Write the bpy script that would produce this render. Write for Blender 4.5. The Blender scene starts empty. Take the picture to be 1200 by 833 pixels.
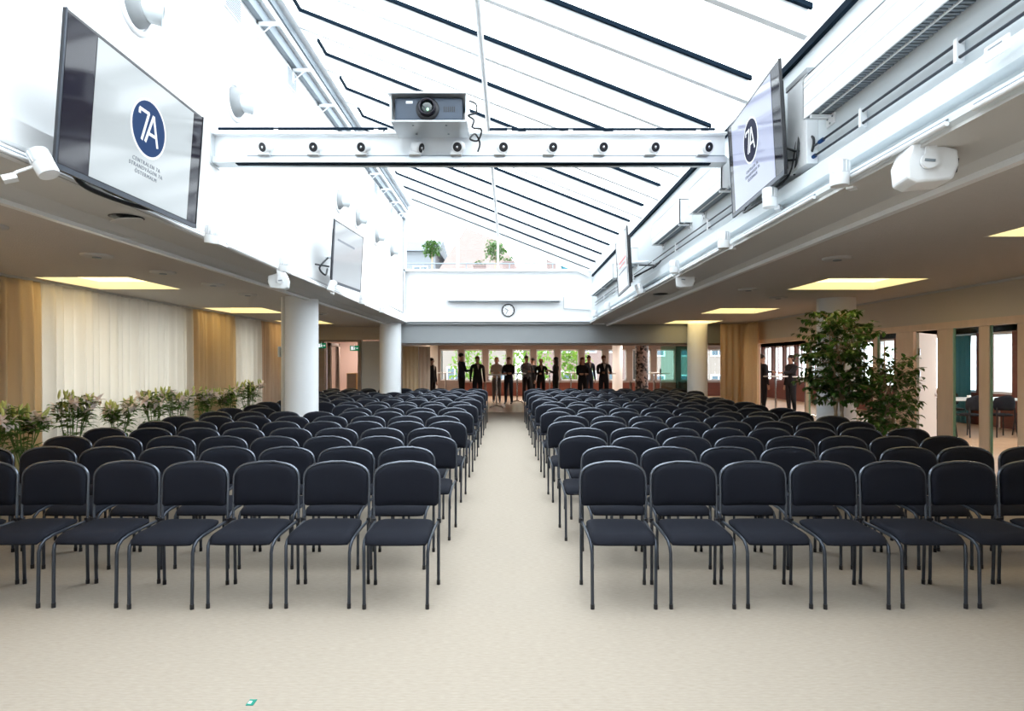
import bpy, math, random
from math import sin, cos, pi, radians
from mathutils import Vector, Matrix
random.seed(7)
S = bpy.context.scene
COL = S.collection

# ------------------------------------------------------------------ camera, world, exposure
F = 700.0; VX, VY = 597.0, 426.0; CH = 1.5
cam_d = bpy.data.cameras.new('camera'); cam_d.sensor_width = 36; cam_d.lens = 36*F/1200
cam_d.shift_x = (600-VX)/1200; cam_d.shift_y = (VY-416.5)/1200
cam_d.clip_start = 0.05; cam_d.clip_end = 500
cam = bpy.data.objects.new('camera', cam_d); COL.objects.link(cam)
cam.location = (0, 0, CH); cam.rotation_euler = (pi/2, 0, 0); S.camera = cam

SKY = 6.2
W = bpy.data.worlds.new('sky'); S.world = W; W.use_nodes = True
bg = W.node_tree.nodes['Background']; bg.inputs[0].default_value = (0.90, 0.96, 1.0, 1); bg.inputs[1].default_value = SKY
S.view_settings.view_transform = 'Standard'; S.view_settings.look = 'None'
S.view_settings.exposure = 0.0; S.view_settings.gamma = 1.0; S.view_settings.use_curve_mapping = False
try:
    S.cycles.use_denoising = True
    S.cycles.max_bounces = 10; S.cycles.diffuse_bounces = 6; S.cycles.glossy_bounces = 3
    S.cycles.transmission_bounces = 4; S.cycles.transparent_max_bounces = 12
    S.cycles.sample_clamp_indirect = 6.0
    S.cycles.caustics_reflective = False; S.cycles.caustics_refractive = False
except Exception: pass

def portal(loc, rot, sx, sy):
    l = bpy.data.lights.new('daylight_portal', 'AREA'); l.shape = 'RECTANGLE'; l.size = sx; l.size_y = sy
    l.cycles.is_portal = True
    o = bpy.data.objects.new('daylight_portal', l); COL.objects.link(o); o.location = loc; o.rotation_euler = rot
RSL = math.atan2(5.75-3.85, 2.16+2.67)
portal((-0.255, 6.0, 4.88), (0, RSL, 0), 5.25, 18.2)       # roof glazing
portal((2.5, 28.15, 1.45), (-pi/2, 0, 0), 16.0, 1.6)          # far windows
portal((11.65, 16.0, 1.5), (0, pi/2, 0), 1.6, 24.0)          # side windows

# ------------------------------------------------------------------ materials
def mat(name, col, rough=0.6, metal=0.0, spec=0.5, noise=None, bump=None, emit=None, estr=0.0, trans=None):
    m = bpy.data.materials.new(name); m.use_nodes = True
    nt = m.node_tree; b = nt.nodes['Principled BSDF']
    b.inputs['Base Color'].default_value = (*col, 1); b.inputs['Roughness'].default_value = rough
    b.inputs['Metallic'].default_value = metal; b.inputs['Specular IOR Level'].default_value = spec
    if noise or bump:
        tc = nt.nodes.new('ShaderNodeTexCoord')
    if noise:                                    # (scale, amount, stretch)
        sc, amt, st = noise
        mp = nt.nodes.new('ShaderNodeMapping'); mp.inputs['Scale'].default_value = st
        n = nt.nodes.new('ShaderNodeTexNoise'); n.inputs['Scale'].default_value = sc; n.inputs['Detail'].default_value = 4
        r = nt.nodes.new('ShaderNodeMix'); r.data_type = 'RGBA'
        r.inputs[6].default_value = (*[c*(1-amt) for c in col], 1); r.inputs[7].default_value = (*[min(1, c*(1+amt)) for c in col], 1)
        nt.links.new(tc.outputs['Object'], mp.inputs[0]); nt.links.new(mp.outputs[0], n.inputs['Vector'])
        nt.links.new(n.outputs['Fac'], r.inputs[0]); nt.links.new(r.outputs[2], b.inputs['Base Color'])
    if bump:
        sc, strength = bump
        n2 = nt.nodes.new('ShaderNodeTexNoise'); n2.inputs['Scale'].default_value = sc; n2.inputs['Detail'].default_value = 3
        bp = nt.nodes.new('ShaderNodeBump'); bp.inputs['Strength'].default_value = strength; bp.inputs['Distance'].default_value = 0.01
        nt.links.new(tc.outputs['Object'], n2.inputs['Vector']); nt.links.new(n2.outputs['Fac'], bp.inputs['Height']); nt.links.new(bp.outputs[0], b.inputs['Normal'])
    if emit:
        b.inputs['Emission Color'].default_value = (*emit, 1); b.inputs['Emission Strength'].default_value = estr
    if trans:
        out = nt.nodes['Material Output']; t = nt.nodes.new('ShaderNodeBsdfTranslucent'); t.inputs[0].default_value = (*trans[1], 1)
        mx = nt.nodes.new('ShaderNodeMixShader'); mx.inputs[0].default_value = trans[0]
        nt.links.new(b.outputs[0], mx.inputs[1]); nt.links.new(t.outputs[0], mx.inputs[2]); nt.links.new(mx.outputs[0], out.inputs[0])
    return m
def glass(name, tint=(0.95, 0.97, 0.97), ior=1.25, rough=0.01):
    m = bpy.data.materials.new(name); m.use_nodes = True; nt = m.node_tree; nt.nodes.clear()
    out = nt.nodes.new('ShaderNodeOutputMaterial'); t = nt.nodes.new('ShaderNodeBsdfTransparent'); t.inputs[0].default_value = (*tint, 1)
    g = nt.nodes.new('ShaderNodeBsdfGlossy'); g.inputs['Roughness'].default_value = rough
    lw = nt.nodes.new('ShaderNodeLayerWeight'); lw.inputs[0].default_value = 0.5
    pw = nt.nodes.new('ShaderNodeMath'); pw.operation = 'POWER'; pw.inputs[1].default_value = 4.0
    fr = nt.nodes.new('ShaderNodeMath'); fr.operation = 'MULTIPLY_ADD'; fr.inputs[1].default_value = 0.45; fr.inputs[2].default_value = (ior-1)*0.08
    nt.links.new(lw.outputs['Facing'], pw.inputs[0]); nt.links.new(pw.outputs[0], fr.inputs[0])
    mx = nt.nodes.new('ShaderNodeMixShader'); nt.links.new(fr.outputs[0], mx.inputs[0]); nt.links.new(t.outputs[0], mx.inputs[1]); nt.links.new(g.outputs[0], mx.inputs[2])
    nt.links.new(mx.outputs[0], out.inputs[0]); return m
def carpet_mat():
    m = mat('sisal_carpet', (0.66, 0.60, 0.52), 0.95, spec=0.1); nt = m.node_tree; b = nt.nodes['Principled BSDF']
    tc = nt.nodes.new('ShaderNodeTexCoord')
    mp = nt.nodes.new('ShaderNodeMapping'); mp.inputs['Scale'].default_value = (22, 130, 1)
    n = nt.nodes.new('ShaderNodeTexNoise'); n.inputs['Scale'].default_value = 1.0; n.inputs['Detail'].default_value = 3
    n3 = nt.nodes.new('ShaderNodeTexNoise'); n3.inputs['Scale'].default_value = 0.5
    wv = nt.nodes.new('ShaderNodeTexWave'); wv.bands_direction = 'Y'; wv.inputs['Scale'].default_value = 32; wv.inputs['Distortion'].default_value = 1.5
    nt.links.new(tc.outputs['Object'], mp.inputs[0]); nt.links.new(mp.outputs[0], n.inputs['Vector'])
    nt.links.new(tc.outputs['Object'], n3.inputs['Vector']); nt.links.new(tc.outputs['Object'], wv.inputs['Vector'])
    mx = nt.nodes.new('ShaderNodeMix'); mx.data_type = 'RGBA'
    mx.inputs[6].default_value = (0.285, 0.24, 0.19, 1); mx.inputs[7].default_value = (0.48, 0.42, 0.355, 1)
    ad = nt.nodes.new('ShaderNodeMath'); ad.operation = 'MULTIPLY_ADD'; ad.inputs[1].default_value = 0.25
    nt.links.new(wv.outputs['Fac'], ad.inputs[0]); 
    m2 = nt.nodes.new('ShaderNodeMath'); m2.operation = 'MULTIPLY'; m2.inputs[1].default_value = 0.75
    nt.links.new(n.outputs['Fac'], m2.inputs[0]); nt.links.new(m2.outputs[0], ad.inputs[2])
    nt.links.new(ad.outputs[0], mx.inputs[0]); nt.links.new(mx.outputs[2], b.inputs['Base Color'])
    bp = nt.nodes.new('ShaderNodeBump'); bp.inputs['Strength'].default_value = 0.35; bp.inputs['Distance'].default_value = 0.004
    nt.links.new(ad.outputs[0], bp.inputs['Height']); nt.links.new(bp.outputs[0], b.inputs['Normal'])
    return m
def planks_mat():
    m = mat('oak_parquet', (0.5, 0.33, 0.2), 0.35); nt = m.node_tree; b = nt.nodes['Principled BSDF']
    tc = nt.nodes.new('ShaderNodeTexCoord'); br = nt.nodes.new('ShaderNodeTexBrick'); br.inputs['Scale'].default_value = 3
    br.inputs['Color1'].default_value = (0.50, 0.33, 0.20, 1); br.inputs['Color2'].default_value = (0.40, 0.25, 0.14, 1); br.inputs['Mortar'].default_value = (0.25, 0.15, 0.09, 1)
    br.inputs['Mortar Size'].default_value = 0.006; br.inputs['Row Height'].default_value = 0.25; br.inputs['Brick Width'].default_value = 2.2
    nt.links.new(tc.outputs['Object'], br.inputs['Vector']); nt.links.new(br.outputs['Color'], b.inputs['Base Color']); return m
def mosaic_mat():
    m = mat('mosaic', (0.2, 0.15, 0.14), 0.35); nt = m.node_tree; b = nt.nodes['Principled BSDF']
    tc = nt.nodes.new('ShaderNodeTexCoord'); v = nt.nodes.new('ShaderNodeTexVoronoi'); v.inputs['Scale'].default_value = 13
    r = nt.nodes.new('ShaderNodeValToRGB'); r.color_ramp.elements[0].position = 0.3; r.color_ramp.elements[0].color = (0.03, 0.02, 0.02, 1)
    r.color_ramp.elements[1].position = 0.75; r.color_ramp.elements[1].color = (0.55, 0.42, 0.38, 1)
    sp = nt.nodes.new('ShaderNodeSeparateColor')
    nt.links.new(tc.outputs['Object'], v.inputs['Vector']); nt.links.new(v.outputs['Color'], sp.inputs[0]); nt.links.new(sp.outputs[0], r.inputs[0]); nt.links.new(r.outputs[0], b.inputs['Base Color'])
    return m

M = {
 'white': mat('white_paint', (0.86, 0.87, 0.88), 0.55, spec=0.3, bump=(60, 0.05)),
 'whitem': mat('white_enamel', (0.84, 0.86, 0.88), 0.3),
 'shadewhite': mat('shaded_white_paint', (0.66, 0.71, 0.74), 0.45, spec=0.4),  # white paint darkened and blued, the right wall's shade put into the colour
 'ceil': mat('textured_ceiling', (0.66, 0.62, 0.595), 0.95, spec=0.1, noise=(35, 0.05, (1, 2, 1)), bump=(90, 0.6)),
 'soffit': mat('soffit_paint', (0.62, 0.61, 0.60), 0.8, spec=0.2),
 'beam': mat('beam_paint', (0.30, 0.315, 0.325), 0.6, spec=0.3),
 'beigew': mat('beige_wall', (0.66, 0.58, 0.49), 0.7, spec=0.2),
 'pink': mat('rose_wall', (0.62, 0.46, 0.42), 0.75, spec=0.2),
 'carpet': carpet_mat(), 'wood': planks_mat(), 'mosaic': mosaic_mat(),
 'alu': mat('brushed_aluminium', (0.62, 0.64, 0.66), 0.35, metal=0.7, noise=(20, 0.1, (1, 20, 1))),
 'grey': mat('grey_metal', (0.25, 0.29, 0.33), 0.5, metal=0.3),
 'dark': mat('dark_gasket', (0.006, 0.014, 0.025), 0.8, spec=0.05),
 'black': mat('black_plastic', (0.012, 0.012, 0.016), 0.35),
 'blackg': mat('black_gloss', (0.014, 0.012, 0.02), 0.08, spec=0.3),
 'cable': mat('black_cable', (0.01, 0.012, 0.016), 0.5),
 'fabric': mat('navy_black_fabric', (0.0075, 0.009, 0.016), 0.85, spec=0.25, noise=(400, 0.35, (1, 1, 1)), bump=(900, 0.25)),
 'tube': mat('anthracite_tube', (0.05, 0.058, 0.075), 0.32, metal=0.55),
 'rim': mat('anthracite_back_tube', (0.13, 0.145, 0.175), 0.25, metal=0.6),
 'cream': mat('cream_curtain', (0.80, 0.76, 0.71), 0.9, spec=0.1, noise=(2.2, 0.22, (1, 7, 0.06)), trans=(0.52, (0.88, 0.84, 0.78))),  # streaks of cloth tone, strengthened to paint in the weak fold shading
 'gold': mat('gold_curtain', (0.84, 0.67, 0.47), 0.9, spec=0.1, noise=(2.2, 0.28, (1, 5, 0.12)), trans=(0.45, (0.9, 0.72, 0.48))),
 'tan': mat('tan_curtain', (0.78, 0.59, 0.44), 0.9, spec=0.1, noise=(2.2, 0.28, (1, 5, 0.12)), trans=(0.18, (0.65, 0.45, 0.28))),
 'teal': mat('teal_curtain', (0.04, 0.20, 0.25), 0.85, spec=0.1, trans=(0.25, (0.05, 0.3, 0.36))),
 'oak': mat('pale_oak', (0.80, 0.60, 0.46), 0.45, noise=(9, 0.12, (1, 1, 0.15))),
 'redwood': mat('red_brown_wood', (0.15, 0.040, 0.024), 0.4, noise=(9, 0.25, (0.3, 1, 1))),
 'brown': mat('brown_wood', (0.30, 0.235, 0.205), 0.5, noise=(9, 0.15, (0.2, 1, 1))),
 'boxwood': mat('plywood_box', (0.45, 0.28, 0.10), 0.5, noise=(8, 0.15, (1, 1, 3))),
 'green': mat('exit_green', (0.0, 0.25, 0.12), 0.5, emit=(0.0, 0.35, 0.15), estr=0.25),
 'leaf': mat('fig_leaf', (0.045, 0.11, 0.018), 0.35, noise=(3, 0.45, (1, 1, 1)), trans=(0.2, (0.12, 0.25, 0.03))),
 'bark': mat('pale_bark', (0.42, 0.31, 0.21), 0.8, noise=(20, 0.3, (1, 1, 0.3))),
 'lily_leaf': mat('lily_leaf', (0.07, 0.15, 0.025), 0.45, noise=(8, 0.5, (1, 1, 1)), trans=(0.25, (0.22, 0.32, 0.05))),
 'stem': mat('green_stem', (0.12, 0.22, 0.05), 0.5),
 'bud': mat('green_bud', (0.55, 0.58, 0.18), 0.5),
 'petal': mat('pink_white_petal', (0.95, 0.83, 0.81), 0.6, noise=(25, 0.15, (1, 1, 1)), trans=(0.3, (0.9, 0.7, 0.65))),
 'soil': mat('soil', (0.05, 0.03, 0.02), 0.9),
 'glass': glass('clear_glass'), 'roofglass': glass('roof_glass', (0.97, 0.985, 0.99), 1.12), 'vase': glass('vase_glass', (0.86, 0.93, 0.90), 1.45),
 'tealglass': glass('teal_glass', (0.30, 0.55, 0.52), 1.4), 'paleteal': glass('pale_teal_glass', (0.62, 0.86, 0.80), 1.35),
 'lightpanel': mat('light_diffuser', (0.9, 0.85, 0.7), 0.5, emit=(1.0, 0.74, 0.30), estr=2.7),
 'smalllamp': mat('warm_lamp', (0.9, 0.85, 0.7), 0.5, emit=(1.0, 0.75, 0.45), estr=5.0),
 'screen_c': mat('cool_screen_picture', (0.02, 0.02, 0.02), 0.12, emit=(0.66, 0.74, 0.78), estr=0.82),
 'screen_l': mat('lavender_screen_picture', (0.02, 0.02, 0.02), 0.10, emit=(0.50, 0.56, 0.80), estr=0.85),
 'screen_g': mat('grey_screen_picture', (0.02, 0.02, 0.02), 0.12, emit=(0.58, 0.63, 0.68), estr=0.7),
 'navy': mat('navy_logo', (0.008, 0.016, 0.04), 0.6, spec=0.1, emit=(0.01, 0.045, 0.15), estr=0.8),
 'inklogo': mat('dark_logo', (0.01, 0.01, 0.02), 0.6, spec=0.1, emit=(0.02, 0.025, 0.06), estr=0.6),
 'logow': mat('logo_white', (0.1, 0.1, 0.1), 0.3, emit=(0.9, 0.95, 1.0), estr=1.0),
 'logogrey': mat('logo_grey_text', (0.05, 0.05, 0.05), 0.4, emit=(0.12, 0.15, 0.20), estr=1.0),
 'redlogo': mat('red_screen_line', (0.05, 0.02, 0.02), 0.4, emit=(0.8, 0.2, 0.2), estr=0.8),
 'projector': mat('slate_projector', (0.045, 0.065, 0.10), 0.35),
 'lens': mat('lens_glass', (0.01, 0.02, 0.02), 0.03, spec=1.0),
 'lensgreen': mat('lens_glow', (0.3, 0.6, 0.4), 0.1, emit=(0.5, 0.9, 0.6), estr=0.8),
 'chrome': mat('chrome', (0.7, 0.7, 0.72), 0.15, metal=1.0),
 'clockface': mat('clock_face', (0.85, 0.86, 0.88), 0.4),
 'teatag': mat('teal_tag', (0.0, 0.25, 0.18), 0.6),
 'rooftile': mat('terracotta_tiles', (0.27, 0.205, 0.19), 0.8, noise=(3, 0.25, (1, 6, 6))),
 'stucco': mat('pale_stucco', (0.25, 0.215, 0.19), 0.85), 'stuccop': mat('pink_stucco', (0.24, 0.17, 0.155), 0.85),
 'stuccog': mat('grey_stucco', (0.20, 0.22, 0.24), 0.85),
 'slate': mat('slate_roof', (0.10, 0.125, 0.15), 0.7),
 'pane': mat('outside_pane', (0.08, 0.12, 0.15), 0.1),
 'tree': mat('tree_leaves', (0.13, 0.26, 0.04), 0.6, noise=(1.5, 0.5, (1, 1, 1)), trans=(0.35, (0.35, 0.5, 0.08))),
 'street': mat('street', (0.35, 0.34, 0.33), 0.9),
 'skin': mat('skin', (0.52, 0.30, 0.22), 0.55), 'hairdark': mat('dark_hair', (0.02, 0.012, 0.01), 0.6),
 'hairblond': mat('blond_hair', (0.55, 0.38, 0.16), 0.6), 'hairred': mat('auburn_hair', (0.16, 0.05, 0.02), 0.6),
 'cloth_black': mat('black_cloth', (0.014, 0.014, 0.019), 0.9), 'cloth_navy': mat('navy_cloth', (0.02, 0.03, 0.06), 0.9),
 'cloth_white': mat('pale_shirt', (0.55, 0.50, 0.47), 0.9), 'cloth_grey': mat('grey_cloth', (0.14, 0.15, 0.17), 0.9),
 'cloth_jeans': mat('dark_jeans', (0.02, 0.03, 0.05), 0.9), 'shoe': mat('black_shoe', (0.01, 0.01, 0.01), 0.4),
}

# ------------------------------------------------------------------ mesh helpers
class MB:
    def __init__(s): s.v = []; s.f = []; s.m = []; s.mats = []; s.sm = []
    def mi(s, m):
        if m not in s.mats: s.mats.append(m)
        return s.mats.index(m)
    def add(s, vs, fs, m, smooth=False):
        b = len(s.v); s.v += [tuple(v) for v in vs]; k = s.mi(m)
        for f in fs: s.f.append(tuple(i+b for i in f)); s.m.append(k); s.sm.append(smooth)
        return s
    def box(s, a, b, m):
        x0, y0, z0 = [min(a[i], b[i]) for i in range(3)]; x1, y1, z1 = [max(a[i], b[i]) for i in range(3)]
        return s.add([(x0,y0,z0),(x1,y0,z0),(x1,y1,z0),(x0,y1,z0),(x0,y0,z1),(x1,y0,z1),(x1,y1,z1),(x0,y1,z1)],
              [(0,3,2,1),(4,5,6,7),(0,1,5,4),(1,2,6,5),(2,3,7,6),(3,0,4,7)], m)
    def prism(s, poly, y0, y1, m, dx=0.0):          # polygon in x,z extruded along y, sheared by dx at y1
        n = len(poly)
        vs = [(p[0], y0, p[1]) for p in poly]+[(p[0]+dx, y1, p[1]) for p in poly]
        fs = [tuple(range(n)), tuple(range(2*n-1, n-1, -1))]+[((i+1) % n, i, n+i, n+(i+1) % n) for i in range(n)]
        return s.add(vs, fs, m)
    def tube(s, pts, r, m, seg=8, cap=True, radii=None):
        pts = [Vector(p) for p in pts]; n = len(pts); vs = []; fs = []
        up = Vector((0, 0, 1)); prev = None
        for i, p in enumerate(pts):
            d = (pts[min(i+1, n-1)]-pts[max(i-1, 0)]).normalized()
            if prev is None:
                u = d.cross(up)
                if u.length < 1e-3: u = d.cross(Vector((1, 0, 0)))
            else: u = prev-d*prev.dot(d)
            u.normalize(); prev = u; w = d.cross(u); rr = radii[i] if radii else r
            for k in range(seg):
                a = 2*pi*k/seg; vs.append(p+u*(cos(a)*rr)+w*(sin(a)*rr))
        for i in range(n-1):
            for k in range(seg):
                k2 = (k+1) % seg; fs.append((i*seg+k, i*seg+k2, (i+1)*seg+k2, (i+1)*seg+k))
        s.add(vs, fs, m, True)
        if cap: s.add(vs[:seg], [tuple(range(seg))[::-1]], m); s.add(vs[-seg:], [tuple(range(seg))], m)
        return s
    def lathe(s, prof, m, c=(0, 0, 0), seg=24, axis='z', smooth=True):     # prof: [(r, h)]
        vs = []; n = len(prof)
        for r, h in prof:
            for k in range(seg):
                a = 2*pi*k/seg; x, y = r*cos(a), r*sin(a)
                p = (x, y, h) if axis == 'z' else ((h, x, y) if axis == 'x' else (x, h, y))
                vs.append((p[0]+c[0], p[1]+c[1], p[2]+c[2]))
        fs = []
        for i in range(n-1):
            for k in range(seg):
                k2 = (k+1) % seg; fs.append((i*seg+k, i*seg+k2, (i+1)*seg+k2, (i+1)*seg+k))
        s.add(vs, fs, m, smooth)
        s.add(vs[:seg], [tuple(range(seg))[::-1]], m); s.add(vs[-seg:], [tuple(range(seg))], m)
        return s
    def ellipsoid(s, c, r, m, seg=12, rings=8):
        prof = [(max(1e-4, sin(pi*i/rings)), -cos(pi*i/rings)) for i in range(rings+1)]
        vs = []
        for q, h in prof:
            for k in range(seg): a = 2*pi*k/seg; vs.append((c[0]+r[0]*q*cos(a), c[1]+r[1]*q*sin(a), c[2]+r[2]*h))
        fs = [(i*seg+k, i*seg+(k+1) % seg, (i+1)*seg+(k+1) % seg, (i+1)*seg+k) for i in range(rings) for k in range(seg)]
        return s.add(vs, fs, m, True)
    def build(s, name, parent=None, bevel=0.0, loc=None):
        me = bpy.data.meshes.new(name); me.from_pydata(s.v, [], s.f)
        for m in s.mats: me.materials.append(M[m])
        me.polygons.foreach_set('material_index', s.m); me.polygons.foreach_set('use_smooth', s.sm); me.update()
        o = bpy.data.objects.new(name, me); COL.objects.link(o)
        if parent: o.parent = parent
        if loc: o.location = loc
        if bevel:
            b = o.modifiers.new('bevel', 'BEVEL'); b.width = bevel; b.segments = 2; b.limit_method = 'ANGLE'
        return o
def tag(o, label, cat, group=None, kind=None):
    o['label'] = label; o['category'] = cat
    if group: o['group'] = group
    if kind: o['kind'] = kind
    return o
def struct(o, label=None):
    o['kind'] = 'structure'
    if label: o['label'] = label
    return o
def empty(name, loc=(0, 0, 0), rot=(0, 0, 0)):
    o = bpy.data.objects.new(name, None); COL.objects.link(o); o.location = loc; o.rotation_euler = rot; o.empty_display_size = 0.1; return o
def dup(root, loc=None, rot=None, label=None, sc=None):
    r = root.copy(); COL.objects.link(r)
    if loc is not None: r.location = loc
    if rot is not None: r.rotation_euler = rot
    if sc is not None: r.scale = sc
    if label: r['label'] = label
    for ch in list(root.children):
        c = ch.copy(); COL.objects.link(c); c.parent = r
        for g in ch.children:
            d = g.copy(); COL.objects.link(d); d.parent = c
    return r
def PX(x, Y): return (x-VX)*Y/F
def PZ(y, Y): return CH-(y-VY)*Y/F
ORD = ['first','second','third','fourth','fifth','sixth','seventh','eighth','ninth','tenth','eleventh','twelfth','thirteenth','fourteenth','fifteenth','sixteenth','seventeenth','eighteenth']

# ------------------------------------------------------------------ SETTING: floors, walls, ceilings
YB = -3.0           # wall behind the camera
struct(MB().box((-6.2, YB, -0.1), (6.0, 18.4, 0.0), 'carpet').build('floor'), 'beige woven sisal carpet of the hall')
struct(MB().box((-6.2, 18.4, -0.1), (11.8, 28.6, 0.0), 'wood').box((6.0, YB, -0.1), (11.8, 18.4, 0.0), 'wood').build('floor_foyer'), 'wooden floor of the foyer behind the hall')
struct(MB().box((-6.3, YB-0.2, -0.1), (11.8, YB, 6.2), 'white').build('wall_back'), 'white wall')

def slab_holes(x0, x1, y0, y1, z, t, holes, m):
    xs = sorted({x0, x1, *[h[0] for h in holes], *[h[1] for h in holes]}); ys = sorted({y0, y1, *[h[2] for h in holes], *[h[3] for h in holes]})
    b = MB()
    for j in range(len(ys)-1):
        run = None
        for i in range(len(xs)-1):
            cx, cy = (xs[i]+xs[i+1])/2, (ys[j]+ys[j+1])/2
            hole = any(h[0] < cx < h[1] and h[2] < cy < h[3] for h in holes)
            if not hole: run = run if run is not None else xs[i]
            if (hole or i == len(xs)-2) and run is not None:
                b.box((run, ys[j], z), (xs[i] if hole else xs[i+1], ys[j+1], z+t), m); run = None
    return b
LP = [(-5.53, -4.40, 3.1, 4.25), (-5.53, -4.40, 6.9, 8.05), (-5.53, -4.42, 10.7, 11.85), (-5.5, -4.40, 13.9, 15.05)]
RP = [(3.74, 4.93, 3.55, 4.72), (3.74, 4.95, 7.0, 8.1), (3.80, 4.92, 10.8, 11.95), (3.85, 5.0, 13.9, 15.0)]
struct(slab_holes(-6.1, -3.02, YB, 16.3, 2.5, 0.06, LP, 'ceil').build('ceiling_left'), 'grey beige textured ceiling of the left bay')
struct(slab_holes(2.42, 6.0, YB, 15.9, 2.5, 0.06, RP, 'ceil').build('ceiling_right'), 'grey beige textured ceiling of the right bay')
struct(slab_holes(-6.2, 11.8, 16.5, 28.6, 2.4, 0.1, [], 'beigew').box((-3.1, 15.5, 2.4), (11.8, 16.5, 2.5), 'beigew').box((6.0, YB, 2.4), (11.8, 15.9, 2.5), 'beigew').build('ceiling_foyer'), 'ceiling of the foyer')
struct(MB().box((-6.3, YB, 2.75), (-2.95, 15.0, 2.85), 'white').box((2.3, YB, 2.75), (11.8, 15.0, 2.85), 'white').build('roof_flat'))

# left outer wall with window openings behind the curtains
wins = [(3.0, 5.6), (7.3, 10.5), (12.35, 13.45)]
b = MB(); y = YB
for a, c in wins: b.box((-6.2, y, 0), (-6.0, a, 2.5), 'beigew').box((-6.2, a, 0), (-6.0, c, 0.25), 'beigew').box((-6.2, a, 2.3), (-6.0, c, 2.5), 'beigew'); y = c
b.box((-6.2, y, 0), (-6.0, 19.1, 2.5), 'beigew'); struct(b.build('wall_left'))
for i, (a, c) in enumerate(wins):
    w = struct(MB().box((-6.12, a, 0.25), (-6.11, c, 2.3), 'glass').build('window_%d' % (i+10)))
    fb = MB(); n = 3
    for k in range(n+1): yy = a+(c-a)*k/n; fb.box((-6.15, yy-0.03, 0.25), (-6.05, yy+0.03, 2.3), 'whitem')
    fb.box((-6.15, a, 0.25), (-6.05, c, 0.31), 'whitem').box((-6.15, a, 2.24), (-6.05, c, 2.3), 'whitem').build('window_frame', w)

# atrium left wall (high white wall) with ledge profile
DL, DR = -0.13, 0.13
PL = [(-2.46, 2.52), (-2.425, 2.55), (-2.425, 2.575), (-2.52, 2.625), (-2.49, 2.64), (-2.49, 2.77), (-2.66, 2.80), (-2.9, 2.80), (-2.9, 2.52)]
struct(MB().prism(PL, YB, 15.1, 'white', DL*18/12).build('trim_1'), 'white moulded ledge along the left side of the atrium')
struct(MB().box((-2.9, YB, 2.79), (-2.67, 15.1, 5.85), 'white').build('wall_atrium_left'), 'high white wall on the left of the atrium')
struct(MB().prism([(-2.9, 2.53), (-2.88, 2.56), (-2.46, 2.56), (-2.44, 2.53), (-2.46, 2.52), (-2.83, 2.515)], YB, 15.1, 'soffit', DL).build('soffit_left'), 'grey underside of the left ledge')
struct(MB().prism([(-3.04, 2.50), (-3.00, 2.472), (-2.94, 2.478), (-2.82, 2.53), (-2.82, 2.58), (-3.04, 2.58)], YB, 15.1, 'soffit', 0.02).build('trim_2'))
struct(MB().box((-3.035, YB, 2.445), (-2.985, 15.1, 2.498), 'whitem').build('trim_3'), 'thin pale rail under the left ceiling edge')
# right
PR = [(1.90, 2.52), (1.865, 2.55), (1.865, 2.575), (1.985, 2.655), (1.985, 2.67), (1.93, 2.685), (1.93, 2.785), (1.95, 2.80), (2.1, 2.83), (2.3, 2.83), (2.3, 2.52)]
struct(MB().prism(PR, YB, 15.1, 'shadewhite', DR*18/12*0.8).build('trim_4'), 'white moulded ledge along the right side of the atrium')
struct(MB().box((2.1, YB, 2.8), (2.4, 15.1, 3.72), 'shadewhite').build('wall_atrium_right'), 'low white wall on the right of the atrium')
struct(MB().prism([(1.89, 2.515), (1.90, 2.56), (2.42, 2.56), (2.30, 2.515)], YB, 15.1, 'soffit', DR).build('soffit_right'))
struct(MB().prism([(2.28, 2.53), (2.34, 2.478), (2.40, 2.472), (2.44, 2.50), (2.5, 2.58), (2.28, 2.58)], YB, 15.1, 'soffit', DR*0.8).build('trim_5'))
struct(MB().prism([(2.345, 2.445), (2.395, 2.445), (2.395, 2.498), (2.345, 2.498)], YB, 15.1, 'whitem', DR*0.8).build('trim_6'), 'thin pale rail under the right ceiling edge')

# end wall of the atrium, beam
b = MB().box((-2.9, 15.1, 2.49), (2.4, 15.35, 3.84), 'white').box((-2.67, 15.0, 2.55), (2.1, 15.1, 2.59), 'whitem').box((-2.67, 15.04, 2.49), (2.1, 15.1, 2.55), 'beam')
b.box((-2.67, 14.96, 3.82), (2.2, 15.35, 3.87), 'whitem')
struct(b.build('wall_end'), 'white end wall of the atrium under the gable window')
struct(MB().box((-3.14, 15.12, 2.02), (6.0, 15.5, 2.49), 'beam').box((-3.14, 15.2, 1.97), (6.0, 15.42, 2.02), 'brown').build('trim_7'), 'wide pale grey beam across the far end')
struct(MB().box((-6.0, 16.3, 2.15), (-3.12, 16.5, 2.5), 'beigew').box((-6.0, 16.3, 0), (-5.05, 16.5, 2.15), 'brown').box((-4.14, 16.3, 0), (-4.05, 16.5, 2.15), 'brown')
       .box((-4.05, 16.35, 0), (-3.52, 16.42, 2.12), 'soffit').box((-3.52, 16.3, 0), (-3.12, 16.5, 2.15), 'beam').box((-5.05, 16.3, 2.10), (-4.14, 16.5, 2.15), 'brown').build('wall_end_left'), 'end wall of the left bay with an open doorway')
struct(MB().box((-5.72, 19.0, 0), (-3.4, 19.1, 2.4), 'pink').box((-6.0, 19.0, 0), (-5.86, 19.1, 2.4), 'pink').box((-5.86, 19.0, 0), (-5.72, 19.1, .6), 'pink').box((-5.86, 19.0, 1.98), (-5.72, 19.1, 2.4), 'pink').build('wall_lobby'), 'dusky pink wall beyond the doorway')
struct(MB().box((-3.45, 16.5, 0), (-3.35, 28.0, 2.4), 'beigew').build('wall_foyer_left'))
struct(MB().box((5.9, 15.1, 0), (6.2, 15.9, 2.5), 'beam').build('wall_end_right'))
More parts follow.
